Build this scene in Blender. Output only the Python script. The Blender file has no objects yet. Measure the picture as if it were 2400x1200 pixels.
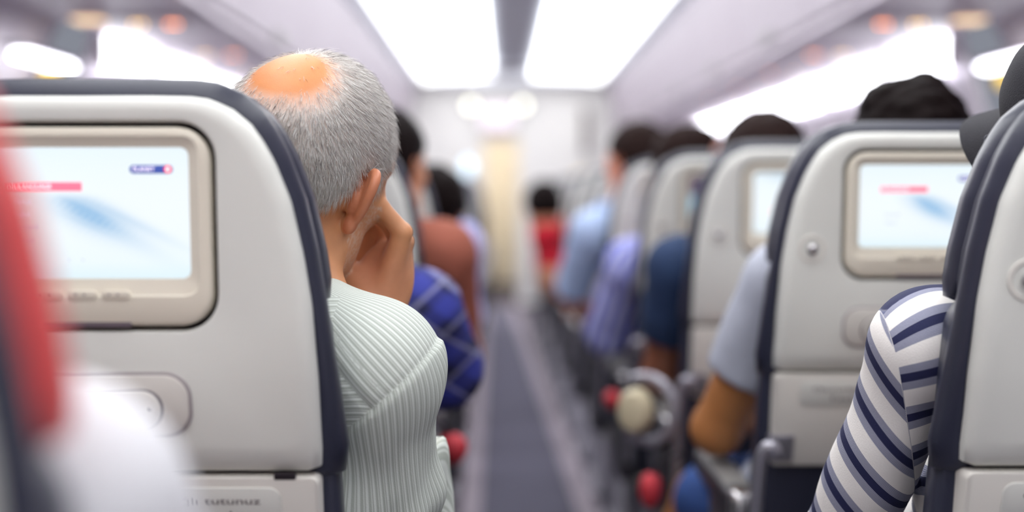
import bpy, math, random
import numpy as np
from mathutils import Vector
random.seed(7); rng = np.random.default_rng(7)
S = bpy.context.scene
COL = S.collection

# ------------------------------------------------------------------ camera, world, exposure
F, VX, VY, EYE = 3520.0, 1180.0, 455.0, 1.08      # focal length in px (2400 wide), vanishing point, eye height
cd = bpy.data.cameras.new('camera'); cam = bpy.data.objects.new('camera', cd); COL.objects.link(cam)
cam.location = (0, 0, EYE); cam.rotation_euler = (math.pi/2, 0, 0)
cd.sensor_fit = 'HORIZONTAL'; cd.sensor_width = 36.0; cd.lens = F/2400*36
cd.shift_x = (1200-VX)/2400; cd.shift_y = -(600-VY)/2400
cd.clip_start = 0.02
cd.dof.use_dof = True; cd.dof.focus_distance = 1.60; cd.dof.aperture_fstop = 1.62
S.camera = cam
w = bpy.data.worlds.new('world'); S.world = w; w.use_nodes = True
w.node_tree.nodes['Background'].inputs[0].default_value = (0.8, 0.85, 1, 1)
w.node_tree.nodes['Background'].inputs[1].default_value = 0.3
S.view_settings.view_transform = 'Standard'; S.view_settings.look = 'None'
S.view_settings.gamma = 1.0; S.view_settings.use_curve_mapping = False
S.view_settings.exposure = 0.0
CEIL_L, SIDE_L, SCREEN_L = 4.2, 7.5, 1.05           # ceiling glow, side lamp and screen strengths
CX = 0.082                                        # cabin centre line

def P(px, py, d):                                  # point seen at a photo pixel at a given depth, in metres
    return np.array([(px-VX)*d/F, d, EYE+(VY-py)*d/F])

# ------------------------------------------------------------------ materials
def lin(c):
    return tuple(((v/255)/12.92 if v/255 <= .04045 else ((v/255+.055)/1.055)**2.4) for v in c)
MATS = {}
def mat(name, rgb=(200,200,200), rough=.5, metal=0, emit=0, bump=0, bscale=300, var=0, vscale=8, attr=None, spec=.5, coat=0, sss=0, sheen=0):
    m = bpy.data.materials.new(name); m.use_nodes = True; MATS[name] = m
    nt = m.node_tree; b = nt.nodes['Principled BSDF']
    c = (*lin(rgb), 1)
    b.inputs['Base Color'].default_value = c
    b.inputs['Roughness'].default_value = rough; b.inputs['Metallic'].default_value = metal
    b.inputs['Specular IOR Level'].default_value = spec
    b.inputs['Coat Weight'].default_value = coat
    b.inputs['Sheen Weight'].default_value = sheen
    src = None
    if attr:
        a = nt.nodes.new('ShaderNodeAttribute'); a.attribute_name = attr; src = a.outputs['Color']
    tc = nt.nodes.new('ShaderNodeTexCoord')
    if var:
        n = nt.nodes.new('ShaderNodeTexNoise'); n.inputs['Scale'].default_value = vscale; n.inputs['Detail'].default_value = 6
        nt.links.new(tc.outputs['Object'], n.inputs['Vector'])
        r = nt.nodes.new('ShaderNodeMapRange'); r.inputs[1].default_value = .3; r.inputs[2].default_value = .7
        r.inputs[3].default_value = 1-var; r.inputs[4].default_value = 1+var
        nt.links.new(n.outputs['Fac'], r.inputs[0])
        mx = nt.nodes.new('ShaderNodeVectorMath'); mx.operation = 'SCALE'
        if src: nt.links.new(src, mx.inputs[0])
        else: mx.inputs[0].default_value = c[:3]
        nt.links.new(r.outputs[0], mx.inputs['Scale']); src = mx.outputs[0]
    if src: nt.links.new(src, b.inputs['Base Color'])
    if bump:
        n = nt.nodes.new('ShaderNodeTexNoise'); n.inputs['Scale'].default_value = bscale; n.inputs['Detail'].default_value = 3
        nt.links.new(tc.outputs['Object'], n.inputs['Vector'])
        bp = nt.nodes.new('ShaderNodeBump'); bp.inputs['Strength'].default_value = bump; bp.inputs['Distance'].default_value = .002
        nt.links.new(n.outputs['Fac'], bp.inputs['Height']); nt.links.new(bp.outputs[0], b.inputs['Normal'])
    if emit:
        b.inputs['Emission Strength'].default_value = emit
        if attr: nt.links.new(src, b.inputs['Emission Color']); b.inputs['Base Color'].default_value = (0,0,0,1); [nt.links.remove(l) for l in list(b.inputs['Base Color'].links)]
        else: b.inputs['Emission Color'].default_value = c
    if sss:
        b.inputs['Subsurface Weight'].default_value = sss; b.inputs['Subsurface Radius'].default_value = (.006,.003,.0015); b.inputs['Subsurface Scale'].default_value = 1.0
    return m
mat('shell', (218,218,212), .38, bump=.05, bscale=500, var=.015, spec=.45)
mat('panel', (216,212,205), .42, bump=.05, bscale=500, var=.015)
mat('beige', (222,214,198), .42, bump=.04, bscale=600, var=.012)
mat('gap', (34,26,34), .7)
mat('print', (96,84,92), .7)
mat('seam', (158,150,152), .6)
mat('navy', (44,46,62), .36, bump=.10, bscale=260, var=.06, spec=.5)
mat('navycloth', (38,40,56), .7, bump=.3, bscale=400, var=.08)
mat('redcover', (204,40,42), .62, bump=.25, bscale=500, var=.05, sheen=.2)
mat('chrome', (200,198,200), .22, metal=.9, var=.02)
mat('silver', (170,168,178), .32, metal=.6, var=.03)
mat('greyplastic', (132,130,128), .45, var=.03)
mat('darkplastic', (46,44,50), .42, var=.05)
mat('carpet', (92,90,106), .95, bump=.6, bscale=900, var=.10, vscale=160)
mat('carpetedge', (164,154,164), .95, bump=.6, bscale=900, var=.08, vscale=160)
mat('carpetdark', (62,58,68), .95, bump=.6, bscale=900, var=.10, vscale=160)
mat('liner', (232,226,234), .5, var=.015)
mat('bin', (152,142,153), .5, var=.02)
mat('psu', (206,193,206), .38, var=.02)
mat('ceilgrey', (196,198,208), .6, var=.02)
mat('ceilwhite', (236,238,244), .6, var=.01)
mat('endwall', (232,230,227), .55, var=.03, vscale=3)
mat('endbeige', (232,226,214), .55, var=.03, vscale=3)
mat('darktrim', (120,110,108), .5, var=.03)
mat('ceilglow', (250,252,253), .5, emit=CEIL_L)
mat('lampside', (249,250,255), .5, emit=SIDE_L)
mat('lamporange', (255,150,90), .5, emit=9)
mat('lampwarm', (255,205,120), .5, emit=7)
mat('lampsign', (250,214,170), .5, emit=1.6)
mat('lampspot', (255,255,235), .5, emit=2.6)
mat('fillpassage', (255,248,238), .5, emit=15)
mat('lampblue', (210,235,250), .5, emit=1.3)
mat('yellow', (240,200,70), .6, var=.03)
mat('screen', attr='Col', emit=SCREEN_L, rough=.2)
mat('ink_red', (232,60,84), .5, emit=1)
mat('ink_red_bright', (244,100,124), .5, emit=1)
mat('ink_orange', (246,140,80), .5, emit=1)
mat('ink_white', (255,240,244), .5, emit=1)
mat('ink_blue', (50,70,140), .5, emit=1)
mat('ink_pale', (196,214,238), .5, emit=1)
mat('ink_grey', (160,164,190), .5, emit=1)
mat('ink_teal', (70,110,120), .5, emit=1)
mat('screendark', (60,40,70), .4, emit=.6)
mat('cream', (188,176,148), .5, var=.05)

# ------------------------------------------------------------------ mesh helpers
def mk(name, V, Fc, m=None, parent=None, smooth=True, sharp=35, cols=None, floats=None):
    me = bpy.data.meshes.new(name)
    V = np.asarray(V, float)
    if parent is not None: V = V-np.array(parent.get('org', (0,0,0)))
    me.from_pydata(V.tolist() if len(V) < 20000 else [tuple(v) for v in V.tolist()], [], Fc.tolist() if isinstance(Fc, np.ndarray) else Fc)
    if smooth:
        me.polygons.foreach_set('use_smooth', [True]*len(me.polygons))
        if sharp: me.set_sharp_from_angle(angle=math.radians(sharp))
    if cols is not None:
        a = me.attributes.new('Col', 'FLOAT_COLOR', 'POINT')
        c = np.ones((len(V), 4)); c[:, :3] = cols; a.data.foreach_set('color', c.ravel())
    for k, v in (floats or {}).items():
        a = me.attributes.new(k, 'FLOAT', 'POINT'); a.data.foreach_set('value', np.asarray(v, float).ravel())
    if m: me.materials.append(MATS[m] if isinstance(m, str) else m)
    o = bpy.data.objects.new(name, me); COL.objects.link(o)
    if parent is not None:
        while isinstance(parent, bpy.types.Object) and False: pass
        o.parent = parent; o['org'] = (0.0, 0.0, 0.0) if 'org' not in parent else tuple(parent['org'])
    return o
def tag(o, label=None, cat=None, group=None, kind=None):
    for k, v in (('label', label), ('category', cat), ('group', group), ('kind', kind)):
        if v: o[k] = v
    return o
def thing(name, label, cat, loc=(0,0,0), group=None):
    o = bpy.data.objects.new(name, None); COL.objects.link(o); o.location = [float(v) for v in loc]
    o.empty_display_size = .05
    o['org'] = tuple(float(v) for v in loc)
    return tag(o, label, cat, group)
def copytree(o, parent=None):
    c = o.copy(); COL.objects.link(c)
    if parent: c.parent = parent
    for ch in list(o.children): copytree(ch, c)
    return c
class B:                                            # collects shapes of one mesh
    def __init__(s): s.V = []; s.F = []; s.n = 0
    def add(s, V, Fc):
        s.V.append(np.asarray(V, float)); s.F += [tuple(i+s.n for i in f) for f in Fc]; s.n += len(V); return s
    def rings(s, R, cap0=True, cap1=True, closed=True):
        n = len(R[0]); Fc = []
        for i in range(len(R)-1):
            for j in range(n if closed else n-1):
                k = (j+1) % n
                Fc.append((i*n+j, i*n+k, (i+1)*n+k, (i+1)*n+j))
        if cap0: Fc.append(tuple(range(n))[::-1])
        if cap1: Fc.append(tuple((len(R)-1)*n+j for j in range(n)))
        return s.add(np.concatenate([np.asarray(r, float) for r in R]), Fc)
    def box(s, x0, x1, y0, y1, z0, z1, b=0):
        if b:
            o = rrect((x0+x1)/2, (z0+z1)/2, (x1-x0)/2, (z1-z0)/2, b, 5)
            i = rrect((x0+x1)/2, (z0+z1)/2, (x1-x0)/2-b*.7, (z1-z0)/2-b*.7, b*.5, 5)
            m = rrect((x0+x1)/2, (z0+z1)/2, (x1-x0)/2-b*.2, (z1-z0)/2-b*.2, b*.8, 5)
            return s.rings([xz(i, y0), xz(m, y0+b*.25), xz(o, y0+b), xz(o, y1-b), xz(m, y1-b*.25), xz(i, y1)])
        V = [(x, y, z) for x in (x0, x1) for y in (y0, y1) for z in (z0, z1)]
        return s.add(V, [(0,1,3,2), (4,6,7,5), (0,4,5,1), (2,3,7,6), (0,2,6,4), (1,5,7,3)])
    def tube(s, pts, r, n=10, caps=True):
        pts = [np.asarray(p, float) for p in pts]; R = []
        rr = r if hasattr(r, '__len__') else [r]*len(pts)
        up = None
        for i, p in enumerate(pts):
            t = pts[min(i+1, len(pts)-1)]-pts[max(i-1, 0)]; t = t/np.linalg.norm(t)
            if up is None:
                up = np.array([0,0,1.]) if abs(t[2]) < .9 else np.array([1.,0,0])
            u = np.cross(t, up); u /= np.linalg.norm(u); v = np.cross(u, t); up = v
            R.append([p+rr[i]*(math.cos(a)*u+math.sin(a)*v) for a in np.linspace(0, 2*math.pi, n, endpoint=False)])
        return s.rings(R, caps, caps)
    def ball(s, c, r, n=16, m=10):
        r = np.array(r if hasattr(r, '__len__') else (r,)*3, float); c = np.asarray(c, float)
        R = []
        for i in range(m+1):
            ph = -math.pi/2+math.pi*(i+.02)/(m+.04)
            R.append([c+r*np.array([math.cos(ph)*math.cos(a), math.cos(ph)*math.sin(a), math.sin(ph)]) for a in np.linspace(0, 2*math.pi, n, endpoint=False)])
        return s.rings(R)
    def make(s, name, m, parent=None, fn=None, **k):
        V = np.concatenate(s.V)
        if fn: V = fn(V)
        return mk(name, V, s.F, m, parent, **k)
def rrect(cx, cz, hw, hh, r, n=6):
    r = min(r, hw*.999, hh*.999)
    out = []
    for sx, sz, a0 in ((1,1,0), (-1,1,90), (-1,-1,180), (1,-1,270)):
        for i in range(n+1):
            a = math.radians(a0+90*i/n)
            out.append((cx+sx*(hw-r)+r*math.cos(a), cz+sz*(hh-r)+r*math.sin(a)))
    return np.array(out)
def xz(o, y): return np.stack([o[:, 0], np.full(len(o), y), o[:, 1]], 1)
def resample(poly, c, N=128, a0=0):
    poly = np.asarray(poly, float); q = np.concatenate([poly, poly[:1]])
    dense = np.concatenate([q[i]+(q[i+1]-q[i])*np.linspace(0, 1, 24, endpoint=False)[:, None] for i in range(len(q)-1)])
    ang = np.unwrap(np.arctan2(dense[:, 1]-c[1], dense[:, 0]-c[0]))
    o = np.argsort(np.mod(ang, 2*np.pi)); am = np.mod(ang, 2*np.pi)[o]; d = dense[o]
    t = np.linspace(0, 2*np.pi, N, endpoint=False)
    return np.stack([np.interp(t, am, d[:, 0], period=2*np.pi), np.interp(t, am, d[:, 1], period=2*np.pi)], 1)
def offset(o, d):                                   # ccw outline moved outwards by d (scalar or per point)
    t = np.roll(o, -1, 0)-np.roll(o, 1, 0); n = np.stack([t[:, 1], -t[:, 0]], 1)
    n /= np.maximum(np.linalg.norm(n, axis=1, keepdims=True), 1e-9)
    return o+n*np.reshape(d, (-1, 1))
def plate(b, o, y_back, y_front, r):                # a slab with rounded front edge (front looks to -y)
    return b.rings([xz(o, y_back), xz(o, y_front+r), xz(offset(o, -r*.3), y_front+r*.3), xz(offset(o, -r), y_front)], True, True)
FONT = None
def text(body, name, x, z, y, size, m, parent, fn=None, align='LEFT', depth=.0002, squash=1.0):
    cu = bpy.data.curves.new(name, 'FONT'); cu.body = body; cu.size = size; cu.align_x = align; cu.align_y = 'CENTER'; cu.extrude = depth
    ob = bpy.data.objects.new(name, cu); COL.objects.link(ob)
    me = bpy.data.meshes.new_from_object(ob.evaluated_get(bpy.context.evaluated_depsgraph_get()))
    bpy.data.objects.remove(ob)
    V = np.zeros(len(me.vertices)*3); me.vertices.foreach_get('co', V); V = V.reshape(-1, 3)
    V = np.stack([x+V[:, 0]*squash, y-V[:, 2], z+V[:, 1]], 1)
    if fn: V = fn(V)
    me.vertices.foreach_set('co', V.ravel()); me.materials.clear(); me.materials.append(MATS[m]); me.name = name
    o = bpy.data.objects.new(name, me); COL.objects.link(o); o.parent = parent
    return o

# ------------------------------------------------------------------ cabin
Y0, Y1, YB = -2.6, 15.0, 5.37
ZB = .52                                          # height of the bin doors
def sheet(name, prof, y0, y1, m, parent=None, th=.012, kind='structure', out=1):
    """a bent panel: profile in x,z swept along y, with thickness"""
    p = np.asarray(prof, float); t = np.gradient(p, axis=0); n = np.stack([t[:, 1], -t[:, 0]], 1)
    n /= np.linalg.norm(n, axis=1, keepdims=True); q = p+n*th*out
    loop = np.concatenate([p, q[::-1]])
    o = B().rings([xz(loop, y0), xz(loop, y1)]).make(name, m, parent, sharp=30)
    if kind: o['kind'] = kind
    return o
fl = B().box(CX-2, CX+2, Y0, 18.3, -.05, 0).make('floor', 'carpetdark', smooth=False); fl['kind'] = 'structure'
def strip(name, q, z, m, label=None):
    b = B(); V = [(x, y, z0) for z0 in (0.0, z) for x, y in q]
    b.add(V, [(3,2,1,0), (4,5,6,7), (0,1,5,4), (1,2,6,5), (2,3,7,6), (3,0,4,7)])
    o = b.make(name, m, smooth=False); o['kind'] = 'structure'; return o
def fx(px, d): return (px-VX)*d/F
strip('trim_1', [(-.036,0), (.345,0), (fx(1193,14.7), 14.7), (fx(1146,14.7), 14.7)], .006, 'carpet')
strip('trim_2', [(.347,0), (.425,0), (fx(1212,14.7), 14.7), (fx(1193.6,14.7), 14.7)], .007, 'carpetedge')
strip('trim_3', [(-.115,0), (-.038,0), (fx(1145.4,14.7), 14.7), (fx(1130,14.7), 14.7)], .007, 'carpetedge')
def smoothprof(pts, n=24):
    pts = np.asarray(pts, float); t = np.linspace(0, len(pts)-1, n); i = np.clip(t.astype(int), 0, len(pts)-2); f = (t-i)[:, None]
    p0 = pts[np.maximum(i-1, 0)]; p1 = pts[i]; p2 = pts[i+1]; p3 = pts[np.minimum(i+2, len(pts)-1)]
    return .5*((2*p1)+(-p0+p2)*f+(2*p0-5*p1+4*p2-p3)*f**2+(-p0+3*p1-3*p2+p3)*f**3)
HB = EYE+.58                                        # underside of the bins
for sgn, side in ((-1, 'left'), (1, 'right')):
    near = smoothprof([(1.66,0), (1.80,.45), (1.85,.85), (1.80,1.3), (1.72,1.62), (1.66,1.72)])
    far = smoothprof([(1.62,0), (1.70,.45), (1.72,.9), (1.67,1.25), (1.61,1.45), (1.536,HB+.02)])
    for i, (pr, a, c) in enumerate(((near, Y0, YB+.05), (far, YB, Y1))):
        p = pr.copy(); p[:, 0] = CX+sgn*p[:, 0]
        sheet('wall_%s_%d' % (side, i+1), p, a, c, 'liner', out=sgn)
    # sidewall light strips: one lens under the bins for each wall panel
    ys = [5.40, 6.35, 7.55, 8.75, 9.95, 11.15, 12.6]
    for i in range(6):
        t = thing('sidewall_light', '%s wall wash light lens under the overhead bins, %s' % (side, ['the one nearest the camera', 'second from the camera', 'third from the camera', 'fourth from the camera', 'fifth from the camera', 'farthest up the cabin'][i]), 'lamp', (CX+sgn*1.5, ys[i], HB-.02), 'wall wash lights along the %s wall' % side)
        b = B(); pr = np.array([(1.522,HB-.004), (1.528,HB-.03), (1.545,HB-.085), (1.556,HB-.12), (1.566,HB-.12), (1.56,HB-.08), (1.545,HB-.03), (1.54,HB-.004)]); pr[:, 0] = CX+sgn*pr[:, 0]
        b.rings([xz(pr, ys[i]+.03), xz(pr, ys[i+1]-.03)]).make('lens', 'lampside', t, sharp=40)
        b = B().box(*sorted((CX+sgn*1.515, CX+sgn*1.57)), ys[i]-.006, ys[i]+.012, HB-.13, HB-.003); b.make('end_cap', 'liner', t, smooth=False)
    t = thing('sidewall_light', 'short bright strip light low on the %s wall beside the exit, nearest the camera' % side, 'lamp', (CX+sgn*1.6, 4.2, EYE+.43))
    pr = np.array([(1.60,EYE+.459), (1.585,EYE+.448), (1.60,EYE+.436), (1.63,EYE+.430), (1.655,EYE+.436), (1.655,EYE+.459)]); pr[:, 0] = CX+sgn*pr[:, 0]
    B().rings([xz(pr, 4.8), xz(pr, 5.3)]).make('lens', 'lampside', t, sharp=40)
    pr = np.array([(1.59,EYE+.475), (1.59,EYE+.461), (1.66,EYE+.461), (1.66,EYE+.475)]); pr[:, 0] = CX+sgn*pr[:, 0]
    B().rings([xz(pr, 4.7), xz(pr, 5.35)]).make('housing', 'bin', t, sharp=40)
    pl = B().box(*sorted((CX+sgn*1.655, CX+sgn*1.665)), 5.14, 5.30, EYE+.372, EYE+.422, 0).make('exit_placard', 'yellow', smooth=False)
    tag(pl, 'small yellow placard on the %s wall below the short strip light' % side, 'placard')
    # overhead bins: body with a door each
    bl = 1.6
    for i in range(11):
        ya = Y0+i*bl; yb = min(ya+bl-.006, Y1)
        vis = i >= 5
        where = ['farthest behind the camera', 'next to last behind the camera', 'just behind the camera', 'beside the camera', 'just out of view above the first seats', 'nearest one in view', 'second in view', 'third in view', 'fourth in view', 'fifth in view', 'last one before the front wall'][i]
        t = thing('overhead_bin', 'grey lilac overhead luggage bin on the %s, %s' % (side, where), 'luggage bin', (CX+sgn*1.25, ya, HB), 'overhead bins along the %s side' % side)
        body = np.array([(1.022,HB), (1.536,HB), (1.62,HB+.08), (1.62,HB+.48), (.99,HB+.51), (1.03,HB+.04)]); body[:, 0] = CX+sgn*body[:, 0]
        B().rings([xz(body, ya), xz(body, yb)]).make('bin_body', 'psu', t, sharp=30)
        dr = smoothprof([(1.008,HB+.035), (1.004,HB+.10), (.992,HB+.24), (.975,HB+.38), (.955,HB+.50)], 16)
        din = dr.copy(); din[:, 0] += .016; dr = np.concatenate([dr, din[::-1]]); dr[:, 0] = CX+sgn*dr[:, 0]
        B().rings([xz(dr, ya+.004), xz(dr, yb-.004)]).make('bin_door', 'bin', t, sharp=30)
        h = B().box(*sorted((CX+sgn*.996, CX+sgn*1.012)), ya+bl*.42, ya+bl*.58, HB+.05, HB+.085, .006).make('latch', 'greyplastic', t)
    # passenger service units under the bins
    for i, y in enumerate([3.95, 5.00, 6.12, 7.05, 8.05, 9.1]):
        t = thing('service_unit', 'reading light panel under the %s bins, %s' % (side, ['above the picture edge', 'with the brightest orange and yellow lamps', 'second pair of lamps from the camera', 'third pair of lamps from the camera', 'fourth pair of lamps from the camera', 'faintest pair farthest off'][i]), 'reading lights', (CX+sgn*1.25, y, HB), 'reading light panels under the %s bins' % side)
        o = rrect(CX+sgn*1.265, y, .20, .11, .03)
        V = [np.stack([o[:, 0], o[:, 1], np.full(len(o), z)], 1) for z in (HB-.002, HB-.010)]
        B().rings(V).make('panel', 'psu', t)
        for k, (dx, mm) in enumerate(((1.17, 'lamporange'), (1.195, 'lamporange'), (1.285, 'lampwarm'), (1.312, 'lampwarm'))):
            if i > 2 and k % 2: continue
            r = .0085 if i > 1 else .0075
            r = r*(1, 1, .72, .6, .5, .42)[i]
            rg = lambda q, z: [(CX+sgn*dx+q*math.cos(a), y+q*math.sin(a), z) for a in np.linspace(0, 2*math.pi, 14, endpoint=False)]
            B().rings([rg(r*1.6, HB-.008), rg(r*1.5, HB-.012), rg(r, HB-.0125), rg(r, HB-.010)], False, False).make('lamp_ring', 'silver', t)
            B().ball((CX+sgn*dx, y, HB-.012), (r*1.05, r*1.05, r*.9), 12, 8).make('reading_lamp', mm, t)
    t = thing('sign_lamp', 'pale rectangular lit sign under the %s bins near the picture top' % side, 'sign', (CX+sgn*1.43, 4.87, HB))
    B().box(CX+sgn*1.43-.055, CX+sgn*1.43+.055, 4.82, 4.94, HB-.012, HB-.002, 0).make('housing', 'psu', t, smooth=False)
    B().box(CX+sgn*1.43-.045, CX+sgn*1.43+.045, 4.83, 4.93, HB-.019, HB-.012, 0).make('lit_face', 'lampsign', t, smooth=False)
# ceiling and two long panels whose own glow stands in for cove light
cp = smoothprof([(-1.0,HB+.52), (-.93,HB+.55), (-.75,HB+.575), (-.4,HB+.59), (0,HB+.595), (.4,HB+.59), (.75,HB+.575), (.93,HB+.55), (1.0,HB+.52)], 48); cp[:, 0] += CX
sheet('ceiling', cp, Y0, Y1, 'ceilwhite', out=-1)
for sgn, side in ((-1, 'left'), (1, 'right')):
    pr = smoothprof([(.86,HB+.535), (.70,HB+.555), (.45,HB+.566), (.20,HB+.57)], 16); q = pr.copy(); q[:, 1] += .012; pr = np.concatenate([pr, q[::-1]]); pr[:, 0] = CX+sgn*pr[:, 0]
    t = thing('ceiling_glow', 'long white ceiling panel up the %s half, made to glow in place of cove light' % side, 'lamp', (CX+sgn*.5, 0, HB+.56))
    B().rings([xz(pr, Y0+.1), xz(pr, Y1-.25)]).make('glow_panel', 'ceilglow', t, sharp=30)
    for y in (Y0+.08, Y1-.24):
        B().box(*sorted((CX+sgn*.19, CX+sgn*.87)), y-.01, y+.01, HB+.53, HB+.59).make('end_frame', 'ceilgrey', t, smooth=False)
o = B().box(CX-.135, CX+.135, Y0, Y1-.6, HB+.56, HB+.585, .01).make('trim_4', 'ceilgrey'); o['kind'] = 'structure'
o = B().box(CX-2, CX+2, Y0-.05, Y0, 0, 2.35).make('wall_back', 'endwall', smooth=False); o['kind'] = 'structure'
# front end: partition walls either side of a passage, header, far door
dl, dr_, dt = fx(1132,15.0), fx(1216,15.0), EYE+.545
for nm, x0, x1 in (('wall_front_left', CX-1.9, dl), ('wall_front_right', dr_, CX+1.9)):
    o = B().box(x0, x1, 15.0, 15.06, 0, 2.35).make(nm, 'endwall', smooth=False); o['kind'] = 'structure'
o = B().box(dl, dr_, 15.0, 15.06, dt, 2.35).make('wall_front_header', 'endwall', smooth=False); o['kind'] = 'structure'
for nm, x0, x1 in (('wall_passage_left', dl-.25, dl-.2), ('wall_passage_right', dr_+.2, dr_+.25)):
    o = B().box(x0, x1, 15.06, 18.2, 0, 2.3).make(nm, 'endbeige', smooth=False); o['kind'] = 'structure'
o = B().box(dl-.25, dr_+.25, 15.06, 18.2, 2.25, 2.3).make('ceiling_passage', 'ceilwhite', smooth=False); o['kind'] = 'structure'
d1 = B().box(dl-.25, dr_+.25, 18.2, 18.26, 0, 2.3).make('wall_end', 'endbeige', smooth=False); d1['kind'] = 'structure'
d1 = B().box(dl-.03, dr_+.05, 18.14, 18.18, 0.01, 1.62, .01).make('door_1', 'endbeige'); d1['kind'] = 'structure'
B().ball((dr_-.02, 18.12, .95), .02).make('door_handle', 'chrome', d1)
t = thing('passage_fill', 'unseen lamp added to brighten the passage beyond the front wall', 'lamp', (fx(1175,16.3), 16.3, 2.24))  # out of view, added to brighten the far door and passage
B().box(fx(1175,16.3)-.18, fx(1175,16.3)+.18, 15.5, 17.3, 2.236, 2.25).make('glow_panel', 'fillpassage', t, smooth=False)
B().box(fx(1175,16.3)-.2, fx(1175,16.3)+.2, 15.45, 17.35, 2.242, 2.25).make('frame', 'ceilgrey', t, smooth=False)
def box_px(x0, x1, y0, y1, d, th, name, m, parent=None, b=.01):
    a = P(x0, y1, d); c = P(x1, y0, d)
    return B().box(a[0], c[0], d, d+th, a[2], c[2], b).make(name, m, parent)
t = thing('exit_sign', 'pale pink lit sign panel above the front passage', 'sign', P(1167, 300, 14.88))
box_px(1130, 1204, 248, 304, 14.88, .02, 'lit_face', 'lampsign', t); MATS['lampsign2'] = mat('lampsign2', (238,226,236), .5, emit=.55)
t.children[0].data.materials[0] = MATS['lampsign2']
box_px(1126, 1208, 242, 307, 14.90, .095, 'sign_box', 'endwall', t)
t = thing('ceiling_monitor', 'grey box hanging from the ceiling centre before the front wall', 'box', P(1175, 112, 14.9))
box_px(1115, 1240, 176, 200, 13.2, .3, 'body', 'ceilwhite', t, .03); box_px(1125, 1230, 158, 170, 13.18, .05, 'lower_lip', 'darktrim', t, .01)
a = P(1178, 112, 13.35); B().tube([(a[0], 13.35, a[2]-.02), (a[0], 13.35, HB+.59)], .03).make('stem', 'ceilgrey', t)
for px, lab in ((1103, 'left'), (1226, 'right')):
    c = P(px, 246, 14.9); t = thing('spotlight', 'round white spotlight above the front passage, %s of the pink sign' % lab, 'lamp', c)
    rg = lambda q, y: [(c[0]+q*math.cos(a), y, c[2]+q*math.sin(a)) for a in np.linspace(0, 2*math.pi, 20, endpoint=False)]
    B().rings([rg(.06, 15.0), rg(.055, 14.94), rg(.045, 14.93), rg(.045, 14.95)], True, False).make('housing', 'silver', t)
    B().rings([rg(.045, 14.95), rg(.044, 14.935)]).make('bulb_face', 'lampspot', t)
c = P(1097, 392, 14.95); t = thing('round_lamp', 'oval pale blue glowing pane on the front wall left of the passage', 'lamp', c)
rg = lambda q, y: [(c[0]+q*math.cos(a), y, c[2]+1.6*q*math.sin(a)) for a in np.linspace(0, 2*math.pi, 24, endpoint=False)]
B().rings([rg(.075, 15.0), rg(.07, 14.97), rg(.055, 14.965), rg(.055, 14.985)], True, False).make('frame', 'endwall', t)
B().rings([rg(.055, 14.985), rg(.054, 14.975)]).make('pane', 'lampblue', t)
t = B().box(*(fx(1350,14.97), fx(1385,14.97)), 14.97, 14.998, EYE+.11, EYE+.21, .008).make('wall_sign', 'yellow'); tag(t, 'yellow sign on the front wall right of the passage', 'sign')
t = B().box(fx(1366,14.9), fx(1380,14.9), 14.9, 14.998, EYE+.40, EYE+.85, .01).make('wall_strip', 'darktrim'); tag(t, 'dark vertical strip high on the front wall at the right', 'strip')

# ------------------------------------------------------------------ seats
ZC = EYE
def recline(k=.12, pivot=EYE):
    def fn(V):
        V = np.array(V); z_ = V[:, 2]-pivot; V[:, 1] -= z_*k; V[:, 1] += np.where(z_ < -.25, .0182+.26*(-.25-np.maximum(z_, -.42)), .93*np.maximum(0, -.11-z_)**2); return V
    return fn
half = np.array([(0,.085), (.06,.0852), (.10,.0845), (.118,.082), (.137,.0734), (.153,.060), (.163,.046), (.174,.026), (.188,-.0097), (.1990,-.056), (.206,-.102), (.2105,-.172), (.212,-.252), (.2105,-.2588), (.207,-.2615), (.20,-.2625)])
half[:9, 1] += .004
poly = np.concatenate([half, (half*np.array([-1,1]))[::-1]])[:-1]
cc = (0, ZC-.03)
def ins(o, d): return np.stack([o[:, 0]*(1-d/.212), cc[1]+(o[:, 1]-cc[1])*(1-d/.17)], 1)
NP = 160
shell_o = resample(poly+np.array([0, ZC]), cc, NP)
hole = resample(rrect(0, ZC-.030, .1235, .0957, .034, 10), cc, NP)
bez = resample(rrect(0, ZC-.030, .1185, .0907, .030, 10), cc, NP)
fr_i = resample(rrect(0, ZC-.0205, .106, .0715, .012, 8), cc, NP)
scr_o = resample(rrect(0, ZC-.0174, .0985, .0599, .007, 6), cc, NP)
fn = recline()
def pl_part(o, yb, yf, r, name, m, parent): return plate(B(), o, yb, yf, r).make(name, m, parent, fn)
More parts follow.
